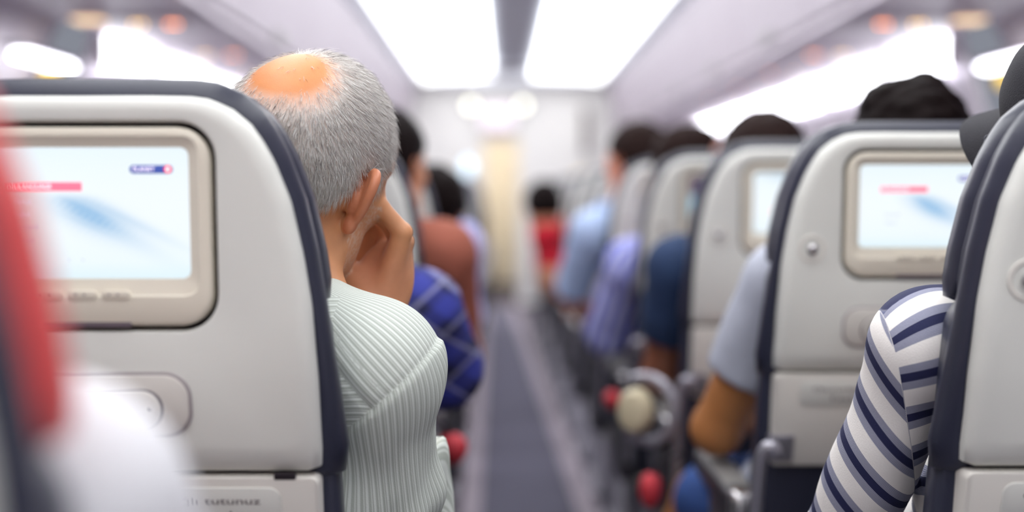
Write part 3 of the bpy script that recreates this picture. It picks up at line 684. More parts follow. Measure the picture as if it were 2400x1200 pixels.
def person(name, label, J, skin, h, hair=None, hrot=(0,0,0), shirt=None, sleeve=.6, trousers='trousers', shorts=False, hcol='hair_black', fold=.004, hands=None, group=None, hs=1.0, seed=0, hairkw=None, noshirt=False, bodyextra=None, skinmat='skin', colfn=None, sleeves=('l', 'r')):
    t = thing(name, label, 'person', (J['hip'][0], J['hip'][1], 0), group)
    R = rotm(*hrot); HP, cran, T = head_prims(J['head'], R, hs)
    pr = torso_prims(J)
    for q in 'lr': pr += arm_prims(J, q, 0, 2.0)+leg_prims(J, q)
    hd_pr = []
    for q, s in (('l', -1), ('r', 1)):
        b_, c_ = J['el'+q], J['wr'+q]; hd_pr.append(cap(b_+(c_-b_)*.4, c_, .0362*float(J['ar']), .029*float(J['ar']), .02))
        if hands and q in hands: hd_pr += hands[q]
        else:
            u = J['wr'+q]-J['el'+q]; u = u/np.linalg.norm(u); n = np.array([0,0,-1.]); n = n-u*(n@u); sd = np.cross(n, u)*s
            hd_pr += hand_prims(J['wr'+q], u, n, sd)
        pr.append(cap(J['an'+q]+np.array([0,0,-.04]), J['an'+q]+np.array([0,.14,-.065]), .040, .030, .03))
    pr += [cap(J['neck']+np.array([0,0,-.06]), T((0,-.022,-.045)), .062, .056, .03)]+HP
    fa_, fb_ = field(pr), field(hd_pr)
    def f(p, c=None, rad=None):
        d = fa_(p, c, rad); e = fb_(p, c, rad); k = .004; hh = np.clip(.5+.5*(e-d)/k, 0, 1); return e+(d-e)*hh-k*hh*(1-hh)
    V, Q = nets(f, *bounds(pr+hd_pr), h)
    cols, L, hd = skin_colours(V, None, J, T, R, skin)
    hm = fb_(V) < fa_(V)-.0015
    cols[hm] = lin(skin)
    if colfn: cols = colfn(V, cols, L, hd & ~hm)
    if hands and 'r' in hands:                        # pinker palm
        pd = np.linalg.norm((V-P(885,640,1.73))*np.array([1,1,.75]), axis=1); k_ = (np.clip(1.3-pd/.045, 0, 1)*hm)[:, None]*.55; cols = cols*(1-k_)+np.array(lin((214,142,116)))*k_
    body = fastmesh('body', V, Q, skinmat, t, cols)
    if shirt:
        def mkshirt():
            g = .013
            sp = torso_prims(J, g); cuts = []
            fo = (lambda p: fold*(noise3(p, 38, seed)+.7*noise3(p, 75, seed+1))) if fold else None
            zc_ = J['cutz'] if 'cutz' in J else J['hip'][2]-.09
            ft = field([q for q in sp], [(np.array([0,0,float(zc_)]), (0,0,-1))], fo)
            fs = [ft]
            for q in sleeves:
                a, b, c = J['sh'+q], J['el'+q], J['wr'+q]
                if sleeve <= 1: e = a+(b-a)*sleeve; nrm = (b-a)/np.linalg.norm(b-a)
                else: e = b+(c-b)*(sleeve-1); nrm = (c-b)/np.linalg.norm(c-b)
                fs.append(field(arm_prims(J, q, g+(.006 if sleeve <= 1 else .002), sleeve+.02), [(e, nrm)], fo))
            def fa(p, c_=None, rad=None):
                d = fs[0](p, c_, rad)
                for g_ in fs[1:]:
                    e = g_(p, c_, rad); k = .018; hh = np.clip(.5+.5*(e-d)/k, 0, 1); d = e+(d-e)*hh-k*hh*(1-hh)
                return d
            allp = sp+[x for q in sleeves for x in arm_prims(J, q, g, min(sleeve+.02, 2))]
            return nets(fa, *bounds(allp), h*1.0)
        Vs, Qs = mkshirt()
        fastmesh('shirt', Vs, Qs, shirt, t, floats=shirt_coords(Vs, J))
        nk = J['neck']; ax = T((0,-.022,-.045))-(nk+np.array([0,0,-.06])); ax /= np.linalg.norm(ax)
        u_ = np.cross(ax, [0,1,0]); u_ /= np.linalg.norm(u_); v_ = np.cross(ax, u_)
        ringp = [nk+ax*(.012+.010*math.sin(a))+.068*(math.cos(a)*u_+math.sin(a)*v_) for a in np.linspace(0, 2*math.pi, 25)]
        B().tube(ringp, .007, 8).make('collar', shirt, t)
    lp = [x for q in 'lr' for x in ([cap(J['hp'+q], J['kn'+q], .098, .073, .02)]+([] if shorts else [cap(J['kn'+q], J['an'+q], .070, .056, .02)]))]+[cap(J['hpl'], J['hpr'], .118, None, .03)]
    cuts = [((0, 0, J['an'+q][2]-.0) , (0,0,-1)) for q in 'l']
    if shorts: cuts = [(J['knl']+np.array([0,-.03,0]), (0,1,0))]
    Vt, Qt = nets(field(lp, cuts), *bounds(lp), max(h, .008))
    fastmesh('trousers' if not shorts else 'shorts', Vt, Qt, trousers, t)
    for q in 'lr':
        a = J['an'+q]; sp = [cap(a+np.array([0,-.015,-.045]), a+np.array([0,.16,-.062]), .050, .038, .02), cap(a+np.array([0,-.02,-.02]), a+np.array([0,-.025,-.06]), .045, .04, .02)]
        Vq, Qq = nets(field(sp, [((0,0,.005), (0,0,-1))]), *bounds(sp), .009); fastmesh('shoe', Vq, Qq, 'shoe', t)
    if hair:
        kw = dict(th=.013, lump=.003, z0=.03, nape=-.045, lumps=()); kw.update(hairkw or {})
        hp = [ell(T((0,-.016,.040)), np.array((.0765+kw['th'], .0985+kw['th'], .084+kw['th']))*hs, R, .01), ell(T((0,-.046,.0)), np.array((.066+kw['th'], .06+kw['th'], .062+kw['th']*.7))*hs, R, .03)]
        hp += [ell(T(c), np.array((r,)*3)*hs, R, .03) for c, r in kw['lumps']]
        def hx(p):
            l = (p-T((0,0,0)))@R
            d = field(hp)(p)+kw['lump']*noise3(l, 170, seed+5)+kw['lump']*.5*noise3(l, 420, seed+6)
            # hairline: above the brow in front, above and behind the ears, down to the nape
            line = np.where(l[:, 1] > .02, .030+.35*np.clip(l[:, 1]-.02, 0, .1), np.where(l[:, 1] > -.03, .030-1.2*(.02-l[:, 1]), kw['nape']))
            line = line+kw.get('up', 0)
            return np.maximum(d, (line-l[:, 2])*.7)
        Vh, Qh = nets(lambda p, c=None, rad=None: hx(p), *bounds(hp, .03), max(.0035, h*.6))
        fastmesh('hair', Vh, Qh, hcol, t)
    return t, J, T, R, V, Q, cran
def shirt_coords(V, J):
    out = {}
    out['zc'] = V[:, 2]-.0
    best = np.full(len(V), 9.); arm = np.zeros(len(V)); ang = np.zeros(len(V)); tt = np.zeros(len(V))
    for q in 'lr':
        a, b = J['sh'+q], J['el'+q]; ax = (b-a)/np.linalg.norm(b-a)
        t_ = (V-a)@ax; r_ = np.linalg.norm(V-a-t_[:, None]*ax, axis=1)
        m = (r_ < best); best = np.where(m, r_, best); arm = np.where(m, t_, arm)
        u = np.cross(ax, [0,1.,0]); u /= np.linalg.norm(u); v = np.cross(ax, u)
        an = np.arctan2((V-a)@v, (V-a)@u); ang = np.where(m, an, ang)
    out['arm'] = arm; out['ang'] = ang
    sgn = np.where(np.linalg.norm(V-J['shr'], axis=1) < np.linalg.norm(V-J['shl'], axis=1), 1, -1)
    out['xc'] = V[:, 0]
    if 'seam' in J:
        sp_, sn_ = J['seam'][:3], J['seam'][3:6]
        out['seam'] = (V-sp_)@sn_; w_ = np.array([-.70,.42,-.60]); out['arm'] = (V-J['shl'])@w_; 
        o_ = J['shl']+np.array([0,0,-.005]); vv_ = (V-o_)@np.array([-.30,0,.95]); uu_ = np.maximum(o_[1]-V[:, 1]+.0, .012)
        out['zc'] = np.where(vv_ < 0, vv_, .055*np.arctan2(vv_, uu_))+.012
        r_ = V[:, 0] > J['neck'][0]; out['seam'] = np.where(r_, -1, out['seam'])
    return out
mat('skin', attr='Col', rough=.48, bump=.12, bscale=900, var=.05, vscale=60, sss=.12)
for n_, c_ in (('hair_black', (22,15,15)), ('hair_brown', (38,26,24)), ('hair_grey', (150,145,142))):
    mat(n_, c_, .55, bump=.8, bscale=220, var=.25, vscale=60, spec=.04)
mat('trousers', (44,46,58), .85, bump=.3, bscale=500, var=.08)
mat('denim', (44,80,146), .85, bump=.4, bscale=600, var=.12, vscale=40)
mat('shoe', (52,48,50), .5, var=.05)
mat('cloth_white', (212,212,216), .8, bump=.15, bscale=600, var=.01)
mat('cloth_grey', (184,188,202), .85, bump=.3, bscale=600, var=.05, vscale=50)
mat('cloth_navy', (34,56,92), .85, bump=.3, bscale=600, var=.06, vscale=50)
mat('cloth_rust', (152,84,66), .85, bump=.4, bscale=500, var=.08, vscale=60)
mat('cloth_sky', (178,198,232), .85, bump=.3, bscale=500, var=.05, vscale=30)
mat('cloth_red', (196,10,40), .8, bump=.3, bscale=500, var=.05, vscale=30)
mat('cloth_lilac', (190,190,236), .85, bump=.3, bscale=500, var=.05, vscale=30)
mat('cap_black', (34,33,40), .85, bump=.5, bscale=700, var=.08, vscale=90)
# --- patterned cloths: node based, driven by coordinates stored on the cloth itself
class N:
    def __init__(s, m): s.nt = m.node_tree; s.b = s.nt.nodes['Principled BSDF']
    def attr(s, n): a = s.nt.nodes.new('ShaderNodeAttribute'); a.attribute_name = n; return a.outputs['Fac']
    def op(s, o, a, b=0.0, c=0.0):
        n = s.nt.nodes.new('ShaderNodeMath'); n.operation = o
        for i, v in enumerate((a, b, c)):
            if isinstance(v, (int, float)): n.inputs[i].default_value = v
            else: s.nt.links.new(v, n.inputs[i])
        return n.outputs[0]
    def mix(s, f, a, b):
        n = s.nt.nodes.new('ShaderNodeMix'); n.data_type = 'RGBA'
        for sock, v in ((n.inputs[0], f), (n.inputs[6], a), (n.inputs[7], b)):
            if isinstance(v, tuple): sock.default_value = (*lin(v), 1)
            elif isinstance(v, (int, float)): sock.default_value = v
            else: s.nt.links.new(v, sock)
        return n.outputs[2]
    def band(s, x, per, c, wd, soft):                # 1 inside a stripe centred at c (in periods) of half width wd
        f = s.op('PINGPONG', s.op('SUBTRACT', x, c*per), per/2)     # distance to the nearest centre
        return s.op('SUBTRACT', 1.0, s.op('SMOOTHSTEP', f, wd-soft, wd+soft)) if False else s.step(f, wd, soft)
    def step(s, f, wd, soft):
        n = s.nt.nodes.new('ShaderNodeMapRange'); n.interpolation_type = 'SMOOTHSTEP'
        s.nt.links.new(f, n.inputs[0]); n.inputs[1].default_value = wd-soft; n.inputs[2].default_value = wd+soft; n.inputs[3].default_value = 1; n.inputs[4].default_value = 0
        return n.outputs[0]
    def out(s, c): s.nt.links.new(c, s.b.inputs['Base Color'])
m = mat('cloth_greenstripe', (200,200,200), .85, bump=.25, bscale=700); n = N(m)
sm = n.step(n.attr('seam'), 0.0, .0004)              # 1 on the yoke side, 0 on the sleeve
s2 = n.step(n.attr('seam2'), 0.0, .0004)
yk = n.op('ADD', n.op('MULTIPLY', n.attr('s_yoke'), s2), n.op('MULTIPLY', n.attr('s_back'), n.op('SUBTRACT', 1.0, s2)))
co = n.op('ADD', n.op('MULTIPLY', yk, sm), n.op('MULTIPLY', n.attr('s_sleeve'), n.op('SUBTRACT', 1.0, sm)))
w1 = n.op('MULTIPLY', n.band(co, .0066, 0.0, .0011, .0004), n.op('ADD', .72, n.op('MULTIPLY', sm, .28))); w2 = n.band(co, .0066, .40, .0005, .0003)
n.out(n.mix(n.op('MAXIMUM', w1, n.op('MULTIPLY', w2, .6)), (174,181,172), (226,232,226)))
m = mat('cloth_bluestripe', (240,238,236), .85, bump=.2, bscale=600); n = N(m)
sm = n.step(n.attr('seam'), 0.0, .0005)
co = n.op('ADD', n.op('MULTIPLY', n.attr('zc'), sm), n.op('MULTIPLY', n.attr('arm'), n.op('SUBTRACT', 1.0, sm)))
g = n.band(co, .0455, 0.0, .0132, .0003); d = n.band(co, .0455, 0.0, .0045, .0003); fine = n.band(co, .0014, 0.0, .00035, .0002)
c1 = n.mix(n.op('MULTIPLY', fine, .55), (96,100,132), (220,220,228))
n.out(n.mix(d, n.mix(g, (240,236,232), c1), (30,34,74)))
m = mat('cloth_plaid', (40,46,120), .85, bump=.3, bscale=500); n = N(m)
a = n.op('ADD', n.attr('zc'), n.op('MULTIPLY', n.attr('xc'), .8)); b = n.op('SUBTRACT', n.attr('zc'), n.op('MULTIPLY', n.attr('xc'), .9))
l1 = n.band(a, .085, .2, .0042, .002); l2 = n.band(b, .085, .1, .0042, .002); k1 = n.band(a, .075, .6, .018, .004); k2 = n.band(b, .075, .6, .018, .004)
n.out(n.mix(n.op('MULTIPLY', n.op('MAXIMUM', l1, l2), .6), n.mix(n.op('MULTIPLY', n.op('ADD', k1, k2), .5), (50,58,150), (24,26,70)), (150,150,190)))
m = mat('cloth_lilacstripe', (200,200,236), .85, bump=.2, bscale=500); n = N(m)
l1 = n.band(n.attr('ang'), .60, 0.0, .15, .05)
n.out(n.mix(l1, (196,198,236), (92,102,196)))

# --- the grey haired man in the large left seat
HROT, HS = (-24, -4, 19), 1.085
HC = P(846, 468, 1.61)-rotm(*HROT)@(np.array([.084,-.020,-.004])*HS)
hands = {'r': None}
Wr = P(884, 742, 1.735)
def chain(pts, r, k=.004): return [cap(P(*a), P(*b), r[i], r[i+1], k) for i, (a, b) in enumerate(zip(pts, pts[1:]))]
hp_ = []
fing = [([(943,545,1.705), (892,484,1.70), (868,474,1.718), (852,478,1.735)], 1.0), ([(946,566,1.728), (893,506,1.728), (866,508,1.742), (856,520,1.752)], 1.03),
        ([(940,592,1.752), (896,536,1.756), (870,548,1.764), (866,568,1.768)], .98), ([(930,622,1.772), (894,572,1.778), (874,578,1.784), (868,594,1.786)], .86)]
for pts, s_ in fing:
    hp_ += [cap(Wr, P(*pts[0]), .0165, .0118*s_, .012)]+chain(pts, [.0108*s_, .0095*s_, .0086*s_, .0072*s_], .0035)
hp_ += [ell(P(903,655,1.742), (.032,.017,.042), None, .02), ell(P(880,632,1.768), (.030,.013,.040), None, .012), ell(P(862,690,1.735), (.019,.019,.030), rotm(0,0,-25), .02), cap(P(868,705,1.735), P(826,658,1.735), .0190, .0140, .014)]+chain([(826,658,1.735), (812,612,1.745), (818,570,1.75)], [.0125,.0105,.0082], .004)
J = body_joints(-.384, 1.36, HC, neck=P(706,742,1.60), shr=P(872,868,1.575), shl=(-.405,1.665,.885), elr=P(945,1340,1.715), wrr=Wr, chest=(-.27,1.67,.75), ar=.95, tr=.95)
def bald(L):                                        # distance from the middle of the bald crown, in its own radii
    q = L-np.array([-.006,-.077,.093])
    return np.sqrt((q[:, 0]/.048)**2+(q[:, 1]/.044)**2+(q[:, 2]/.044)**2)
def hairzone(L):
    x, y, z = np.abs(L[:, 0]), L[:, 1], L[:, 2]
    return ((y < .060) & (z > .052)) | ((y < .05) & (z > .030+.0*y) & (x > .045)) | ((y < -.026) & (z > -.046+1.1*np.maximum(y+.078, 0))) | ((y < .010) & (z > .026)) | ((y > -.002) & (y < .020) & (z > -.018) & (x > .06))
def mancol(V, c, L, hd):
    L = L/HS
    d = bald(L)
    top = hd & (L[:, 2] > .03)
    k = np.clip((1.25-d)/.5, 0, 1)*top
    scalp = hd & hairzone(L) & (np.abs(L[:, 0]) < .082)
    base = c.copy(); base[scalp] = lin((232,216,206))
    c2 = base*(1-k[:, None])+np.array(lin((212,136,80)))*k[:, None]
    jaw = hd & (L[:, 1] > .0) & (L[:, 2] < -.012) & (np.abs(L[:, 0]) < .074)
    sp = (rng.random(len(V)) < .35)
    c2[jaw] = c2[jaw]*.8+np.array(lin((190,150,130)))*.2
    c2[jaw & sp] = lin((208,170,146))
    return c2
t, J, T, R, V, Q, cran = person('person', 'grey haired balding man in pale green striped shirt resting his cheek on his hand', J, (206,146,104), .0026, hair=None, hrot=HROT, hs=HS, shirt=None, hands={'r': hp_}, colfn=mancol)
# hair strands
def man_hair():
    L = (V-T((0,0,0)))@R/HS
    dc = np.abs(field(cran)(V))
    scalp = (dc < .006) & hairzone(L)
    d = bald(L)
    dens = np.clip((d-.70)/.55, .015, 1)
    dens *= np.clip((L[:, 2]+.060)/.02, .1, 1)
    idx = np.flatnonzero(scalp & (rng.random(len(V)) < dens))
    fz = Q; Nn = np.zeros_like(V)
    fn_ = np.cross(V[fz[:, 2]]-V[fz[:, 0]], V[fz[:, 3]]-V[fz[:, 1]])
    for i in range(4): np.add.at(Nn, fz[:, i], fn_)
    Nn /= np.linalg.norm(Nn, axis=1, keepdims=True)+1e-12
    idx = np.repeat(idx, 2)
    n_ = Nn[idx]; p = V[idx]+rng.normal(scale=.0010, size=(len(idx), 3)); p -= n_*.001
    whorl = T((-.018,-.050,.115)); back = R@np.array([0,-1.,0]); down = R@np.array([0,0,-1.])
    tg = p-whorl; tg /= np.linalg.norm(tg, axis=1, keepdims=True)
    Ll = L[idx]
    lo_ = np.clip((.06-Ll[:, 2])/.08, 0, 1)[:, None]
    tg = tg*(1-lo_)+down*lo_
    side = np.clip((Ll[:, 0]-.03)/.04, 0, 1)[:, None]*np.clip((Ll[:, 2]+.02)/.06, 0, 1)[:, None]
    tg = tg+side*(R@np.array([0,.7,0]))
    sw = noise3(p, 60, 3)[:, None]*.35
    tg = tg+np.cross(n_, tg)*sw
    tg -= n_*np.sum(tg*n_, 1, keepdims=True); tg /= np.linalg.norm(tg, axis=1, keepdims=True)+1e-9
    tg += rng.normal(scale=.20, size=tg.shape); tg -= n_*np.sum(tg*n_, 1, keepdims=True); tg /= np.linalg.norm(tg, axis=1, keepdims=True)+1e-9
    ln = rng.uniform(.012, .025, len(p))*np.clip((L[idx][:, 2]+.075)/.07, .35, 1)
    dd = d[idx]; ln *= np.where(dd < 1.1, .55, 1)
    lift = rng.uniform(.14, .46, len(p))
    w_ = np.cross(tg, n_)*rng.uniform(.00013, .00024, len(p))[:, None]
    m_ = p+tg*(ln*.5)[:, None]+n_*(ln*lift*.62)[:, None]; e_ = p+tg*(ln*.97)[:, None]+n_*(ln*lift*.80)[:, None]
    # a thin three sided spike with a bend
    off = [w_, -w_*.5+n_*np.linalg.norm(w_, axis=1, keepdims=True)*.87, -w_*.5-n_*np.linalg.norm(w_, axis=1, keepdims=True)*.87]
    A = np.stack([p+off[0], p+off[1], p+off[2], m_+off[0]*.85, m_+off[1]*.85, m_+off[2]*.85, e_], 1).reshape(-1, 3)
    b0 = np.arange(len(p))[:, None]*7
    T3 = [(0,1,4), (0,4,3), (1,2,5), (1,5,4), (2,0,3), (2,3,5), (3,4,6), (4,5,6), (5,3,6)]
    Fc = np.concatenate([b0+np.array(f_)[None] for f_ in T3])
    # mix of white, grey and dark hairs; darker in the middle of the back of the head
    cen = np.exp(-((Ll[:, 0]+.004)/.035)**2)*np.exp(-((Ll[:, 2]-.035)/.05)**2)*(Ll[:, 1] < 0)
    cl = noise3(p, 120, 9)
    v = rng.random(len(p))+.22*cen+.22*cl-.12*np.clip((Ll[:, 0]-.02)/.04, 0, 1)
    c = np.where((v < .66)[:, None], np.array(lin((255,252,248))), np.where((v < .97)[:, None], np.array(lin((236,228,222))), np.array(lin((88,76,74)))))
    C_ = np.repeat(c, 7, axis=0)
    o = fastmesh('hair', A, Fc, 'strand', t, C_, smooth=True); o['kind'] = 'stuff'
m = mat('strand', attr='Col', rough=.42, spec=.4)
tr_ = m.node_tree.nodes.new('ShaderNodeBsdfTranslucent'); mx_ = m.node_tree.nodes.new('ShaderNodeMixShader'); mx_.inputs[0].default_value = .22
at_ = [n_ for n_ in m.node_tree.nodes if n_.type == 'ATTRIBUTE'][0]
m.node_tree.links.new(at_.outputs['Color'], tr_.inputs[0]); m.node_tree.links.new(m.node_tree.nodes['Principled BSDF'].outputs[0], mx_.inputs[1]); m.node_tree.links.new(tr_.outputs[0], mx_.inputs[2])
m.node_tree.links.new(mx_.outputs[0], [n_ for n_ in m.node_tree.nodes if n_.type == 'OUTPUT_MATERIAL'][0].inputs[0])
man_hair()
# his shirt: long drop-shoulder sleeve, seam, folds and rolled cuff
def man_shirt():
    g = .011; h = .0034
    a, b, c = J['shr'], J['elr'], J['wrr']; b1, b2 = P(905,1335,1.69), P(978,1330,1.755)
    ns = np.array([.66, .10, -.745]); ns /= np.linalg.norm(ns); p0 = P(925, 907, 1.52)
    p1 = P(838, 915, 1.52); n1 = np.array([-.77,0,-.64])
    def seamd(p): return (p-p0)@ns
    ax = (b1-a)/np.linalg.norm(b1-a)
    ux = np.array([1.,0,0]); ux -= ax*(ux@ax); ux /= np.linalg.norm(ux); vx = np.cross(ax, ux)
    def ex(p):
        s = seamd(p); d = 0*s
        right = 1/(1+np.exp(-(p[:, 0]+.27)/.02))
        st = 1/(1+np.exp(-s/.0025))
        s2 = (p-p1)@n1; d = d+.0028*np.exp(-(s2/.004)**2)*(1-st)*right+.0016/(1+np.exp(-s2/.003))*(1-st)*right
        d = d-.0026*st*right+.0022*np.exp(-(s/.003)**2)*right
        th = np.arctan2((p-a)@vx, (p-a)@ux); tt = (p-a)@ax
        d = d-.0040*np.sin(6.5*th+14*tt+1.2*np.sin(24*tt))*np.clip((tt-.06)/.10, 0, 1)*st*right   # long gathers down the sleeve
        d = d-.0035*np.sin(70*(tt+.05*np.cos(th)))*np.exp(-((tt-.16)/.05)**2)*(np.cos(th) > .2)*st   # creases inside the bend
        wr_ = noise3(p*np.array([1,1,.45]), 55, 23); return d-.0026*noise3(p, 30, 21)-.0012*noise3(p, 70, 22)-.0045*np.maximum(0, wr_)**1.5*st-.0022*np.abs(noise3(p, 42, 27))
    e0 = b2+(c-b2)*.46; nrm = (c-b2)/np.linalg.norm(c-b2)
    sp = torso_prims(J, g)
    ft = field(sp, [(J['hip']+np.array([0,0,-.09]), (0,0,-1))])
    m_ = a+(b1-a)*.55
    slv = [cap(a, m_, .051+g, .048+g, .02), cap(m_, b1, .048+g, .046+g, .02), cap(b1, b2, .044+g, .044+g, .012), cap(b2, e0+nrm*.02, .046+g, .034+g, .008)]
    fr = field(slv[:3]); ff = field(slv[2:], [(e0, nrm)])
    fl_ = field(arm_prims(J, 'l', g, 1.9), [(J['ell']+(J['wrl']-J['ell'])*.85, (J['wrl']-J['ell'])/np.linalg.norm(J['wrl']-J['ell']))])
    def fa(p, c_=None, rad=None):
        d = ft(p, c_, rad)
        for q, k in ((fl_, .02), (fr, .035), (ff, .008)):
            e = q(p, c_, rad); hh = np.clip(.5+.5*(e-d)/k, 0, 1); d = e+(d-e)*hh-k*hh*(1-hh)
        return d+ex(p)
    Vs, Qs = nets(fa, *bounds(sp+slv+arm_prims(J, 'l', g, 1.9)), h)
    s = seamd(Vs); right = Vs[:, 0] > -.30
    th = np.arctan2((Vs-a)@vx, (Vs-a)@ux); tt = (Vs-a)@ax
    q0 = P(800, 770, 1.585); uy = np.array([0,1.,0])-ns*ns[1]; uy /= np.linalg.norm(uy); wy = np.cross(ns, uy)
    s_y = np.arctan2((Vs-q0)@wy, (Vs-q0)@uy)*.078
    s_s = th*.066+.004*np.sin(9*tt)
    fastmesh('shirt', Vs, Qs, 'cloth_greenstripe', t, floats=dict(s_back=Vs[:, 2]*.93+Vs[:, 0]*.30+.006*np.sin(60*Vs[:, 0]), seam2=(Vs-p1)@n1, s_yoke=s_y, s_sleeve=s_s, seam=np.where(right, s, -1)))
    # collar standing around the neck, and the cuff rolled at the forearm
    nk = J['neck']; axn = T((0,-.022,-.045))-(nk+np.array([0,0,-.06])); axn /= np.linalg.norm(axn)
    u_ = np.cross(axn, [0,1.,0]); u_ /= np.linalg.norm(u_); v_ = np.cross(axn, u_)
    an = np.linspace(0, 2*math.pi, 49)
    def stamp(o, fy):
        vv = np.zeros(len(o.data.vertices)*3); o.data.vertices.foreach_get('co', vv); vv = vv.reshape(-1, 3)+np.array(t['org'])
        for k_, val in (('s_yoke', fy(vv)), ('s_sleeve', fy(vv)), ('s_back', fy(vv)), ('seam', np.full(len(vv), 1.)), ('seam2', np.full(len(vv), -1.))):
            aa = o.data.attributes.new(k_, 'FLOAT', 'POINT'); aa.data.foreach_set('value', val.astype(np.float32))
    rg = lambda q, z: [nk+axn*(z-.012+.006*math.cos(x))+q*(math.cos(x)*u_+math.sin(x)*v_) for x in an[:-1]]
    stamp(B().rings([rg(.064,-.03), rg(.064,.008), rg(.066,.017), rg(.070,.019), rg(.077,.004), rg(.083,-.016), rg(.080,-.016), rg(.072,.0)], False, False).make('collar', 'cloth_greenstripe', t), lambda vv: (vv-nk)@axn)
    u2 = np.cross(nrm, [0,1.,0]); u2 /= np.linalg.norm(u2); v2 = np.cross(nrm, u2)
    rg = lambda q, z: [e0+nrm*z+q*(math.cos(x)*u2+math.sin(x)*v2) for x in an[:-1]]
    VV = B().rings([rg(.034,.0), rg(.046,-.003), rg(.051,-.011), rg(.053,-.030), rg(.051,-.038), rg(.042,-.040)], False, False)
    o = VV.make('cuff', 'cloth_greenstripe', t)
    stamp(o, lambda vv: (vv-e0)@nrm)
man_shirt()

# --- the other passengers
GP = None
def R_(p): return np.asarray(p, float)
# striped long sleeves and black cap, nearest right seat
HB_ = P(2580, 336, 1.64)
J = body_joints(.648, 1.385, HB_, neck=P(2500,770,1.63), shl=P(2172,812,1.57), shr=(.80,1.66,.93), ell=P(1955,1300,1.71), wrl=(.55,1.95,.67), chest=(.62,1.68,.74), ar=.70, tr=.82,
                seam=np.concatenate([P(2108,830,1.5), np.array([-.96,.10,-.22])]))
tc, J2, Tc, Rc, *_ = person('person', 'person in black cap and white top with navy stripes, in the nearest right seat', J, (214,160,124), .006, hair=True, hrot=(30,2,-17), shirt='cloth_bluestripe', sleeve=1.92, fold=.003, hcol='hair_black', seed=3)
sc_ = tc.children
def make_cap():
    pr = [ell(Tc((0,-.014,.046)), (.097,.116,.099), Rc, .01)]
    f = field(pr, [(Tc((0,0,.036)), -Rc[:, 2])], lambda p: .0012*noise3(p, 120, 4))
    V, Q = nets(f, *bounds(pr), .0035); c = fastmesh('cap', V, Q, 'cap_black', tc)
    # curved visor
    U, W_ = np.meshgrid(np.linspace(-1, 1, 25), np.linspace(0, 1, 9)); a = U*1.15
    x = np.sin(a)*(.086+.004*W_); y = .016+.088*np.cos(a)+W_*.068*np.cos(a*.75)**.8; z = .046-.050*np.abs(U)**2.2*(.35+.65*W_)-.012*W_
    top = np.stack([x, y, z], -1).reshape(-1, 3); n = len(top); bot = top-np.array([0,0,.004]); VV = np.array([Tc(p) for p in np.concatenate([top, bot])])
    Fq = [(j*25+i, j*25+i+1, (j+1)*25+i+1, (j+1)*25+i) for j in range(8) for i in range(24)]
    Fq += [tuple(k+n for k in f_[::-1]) for f_ in Fq]
    rim = [i for i in range(25)]+[j*25+24 for j in range(1, 9)]+[8*25+i for i in range(23, -1, -1)]+[j*25 for j in range(7, 0, -1)]
    Fq += [(rim[k], rim[k]+n, rim[(k+1) % len(rim)]+n, rim[(k+1) % len(rim)]) for k in range(len(rim))]
    mk('visor', VV, Fq, 'cap_black', c)
    B().ball(Tc((0,-.014,.146)), .006, 10, 6).make('cap_button', 'cap_black', c)
make_cap()
# grey T-shirt, tousled dark hair, second right seat; one knee in denim shorts out in the aisle
J = body_joints(.614, 2.17, P(2128,388,2.45), neck=P(2100,640,2.42), shl=P(1842,668,2.43), ell=P(1680,1005,2.55), wrl=(.46,2.82,.67), knl=P(1652,1168,2.88), anl=(.19,3.02,.10), hpl=(.50,2.50,.56))
person('person', 'person with tousled dark hair above the seat, grey T-shirt and tanned arm', J, (178,118,70), .0075, hair=True, hrot=(0,-4,0), shirt='cloth_grey', sleeve=.60, trousers='denim', shorts=True, hcol='hair_black', seed=5,
       hairkw=dict(th=.017, lump=.004, nape=-.06, lumps=(((.022,-.03,.115), .030), ((-.045,-.03,.098), .030), ((.055,-.02,.07), .035))))
J = body_joints(.590, 2.95, P(1788,410,3.24), neck=P(1752,600,3.2), shl=P(1592,632,3.2), ell=P(1548,880,3.32), wrl=(.46,3.6,.67))
person('person', 'person in dark navy T-shirt with bare brown arm, third right seat', J, (150,96,74), .009, hair=True, shirt='cloth_navy', sleeve=.60, hcol='hair_brown', seed=7, hrot=(0,0,0), hairkw=dict(th=.019))
J = body_joints(.560, 3.71, P(1628,402,4.0), neck=P(1585,580,3.97), shl=P(1476,628,3.95), ell=P(1424,780,4.06), wrl=(.38,4.3,.70))
person('person', 'person with pink face turned right, blurred lilac striped sleeve beside the aisle', J, (226,156,132), .010, hair=True, shirt='cloth_lilacstripe', sleeve=1.6, hcol='hair_brown', seed=9, hrot=(-62,0,0), hairkw=dict(th=.006, up=.045))
J = body_joints(.535, 4.48, P(1492,384,4.76), neck=P(1440,508,4.74), shl=P(1392,545,4.72), ell=P(1336,690,4.86), wrl=(.26,5.1,.70))
person('person', 'dark haired person in light sky blue shirt leaning into the aisle, face turned left', J, (220,140,108), .010, hair=True, shirt='cloth_sky', sleeve=.95, hcol='hair_brown', seed=11, hrot=(38,-6,0), hairkw=dict(th=.014))
J = body_joints(.500, 6.79, P(1274,492,7.05), neck=P(1294,532,7.05), shl=P(1282,552,7.0), shr=(.40,7.05,.86), ell=P(1288,650,7.1), wrl=(.3,7.35,.70), chest=(.30,7.05,.70), cutz=.745)
person('person', 'far off dark haired person in bright red top bending into the aisle', J, (200,140,110), .011, hair=True, shirt='cloth_red', sleeve=1.3, hcol='hair_black', seed=13, hrot=(10,-25,0), hairkw=dict(th=.016, nape=-.10))
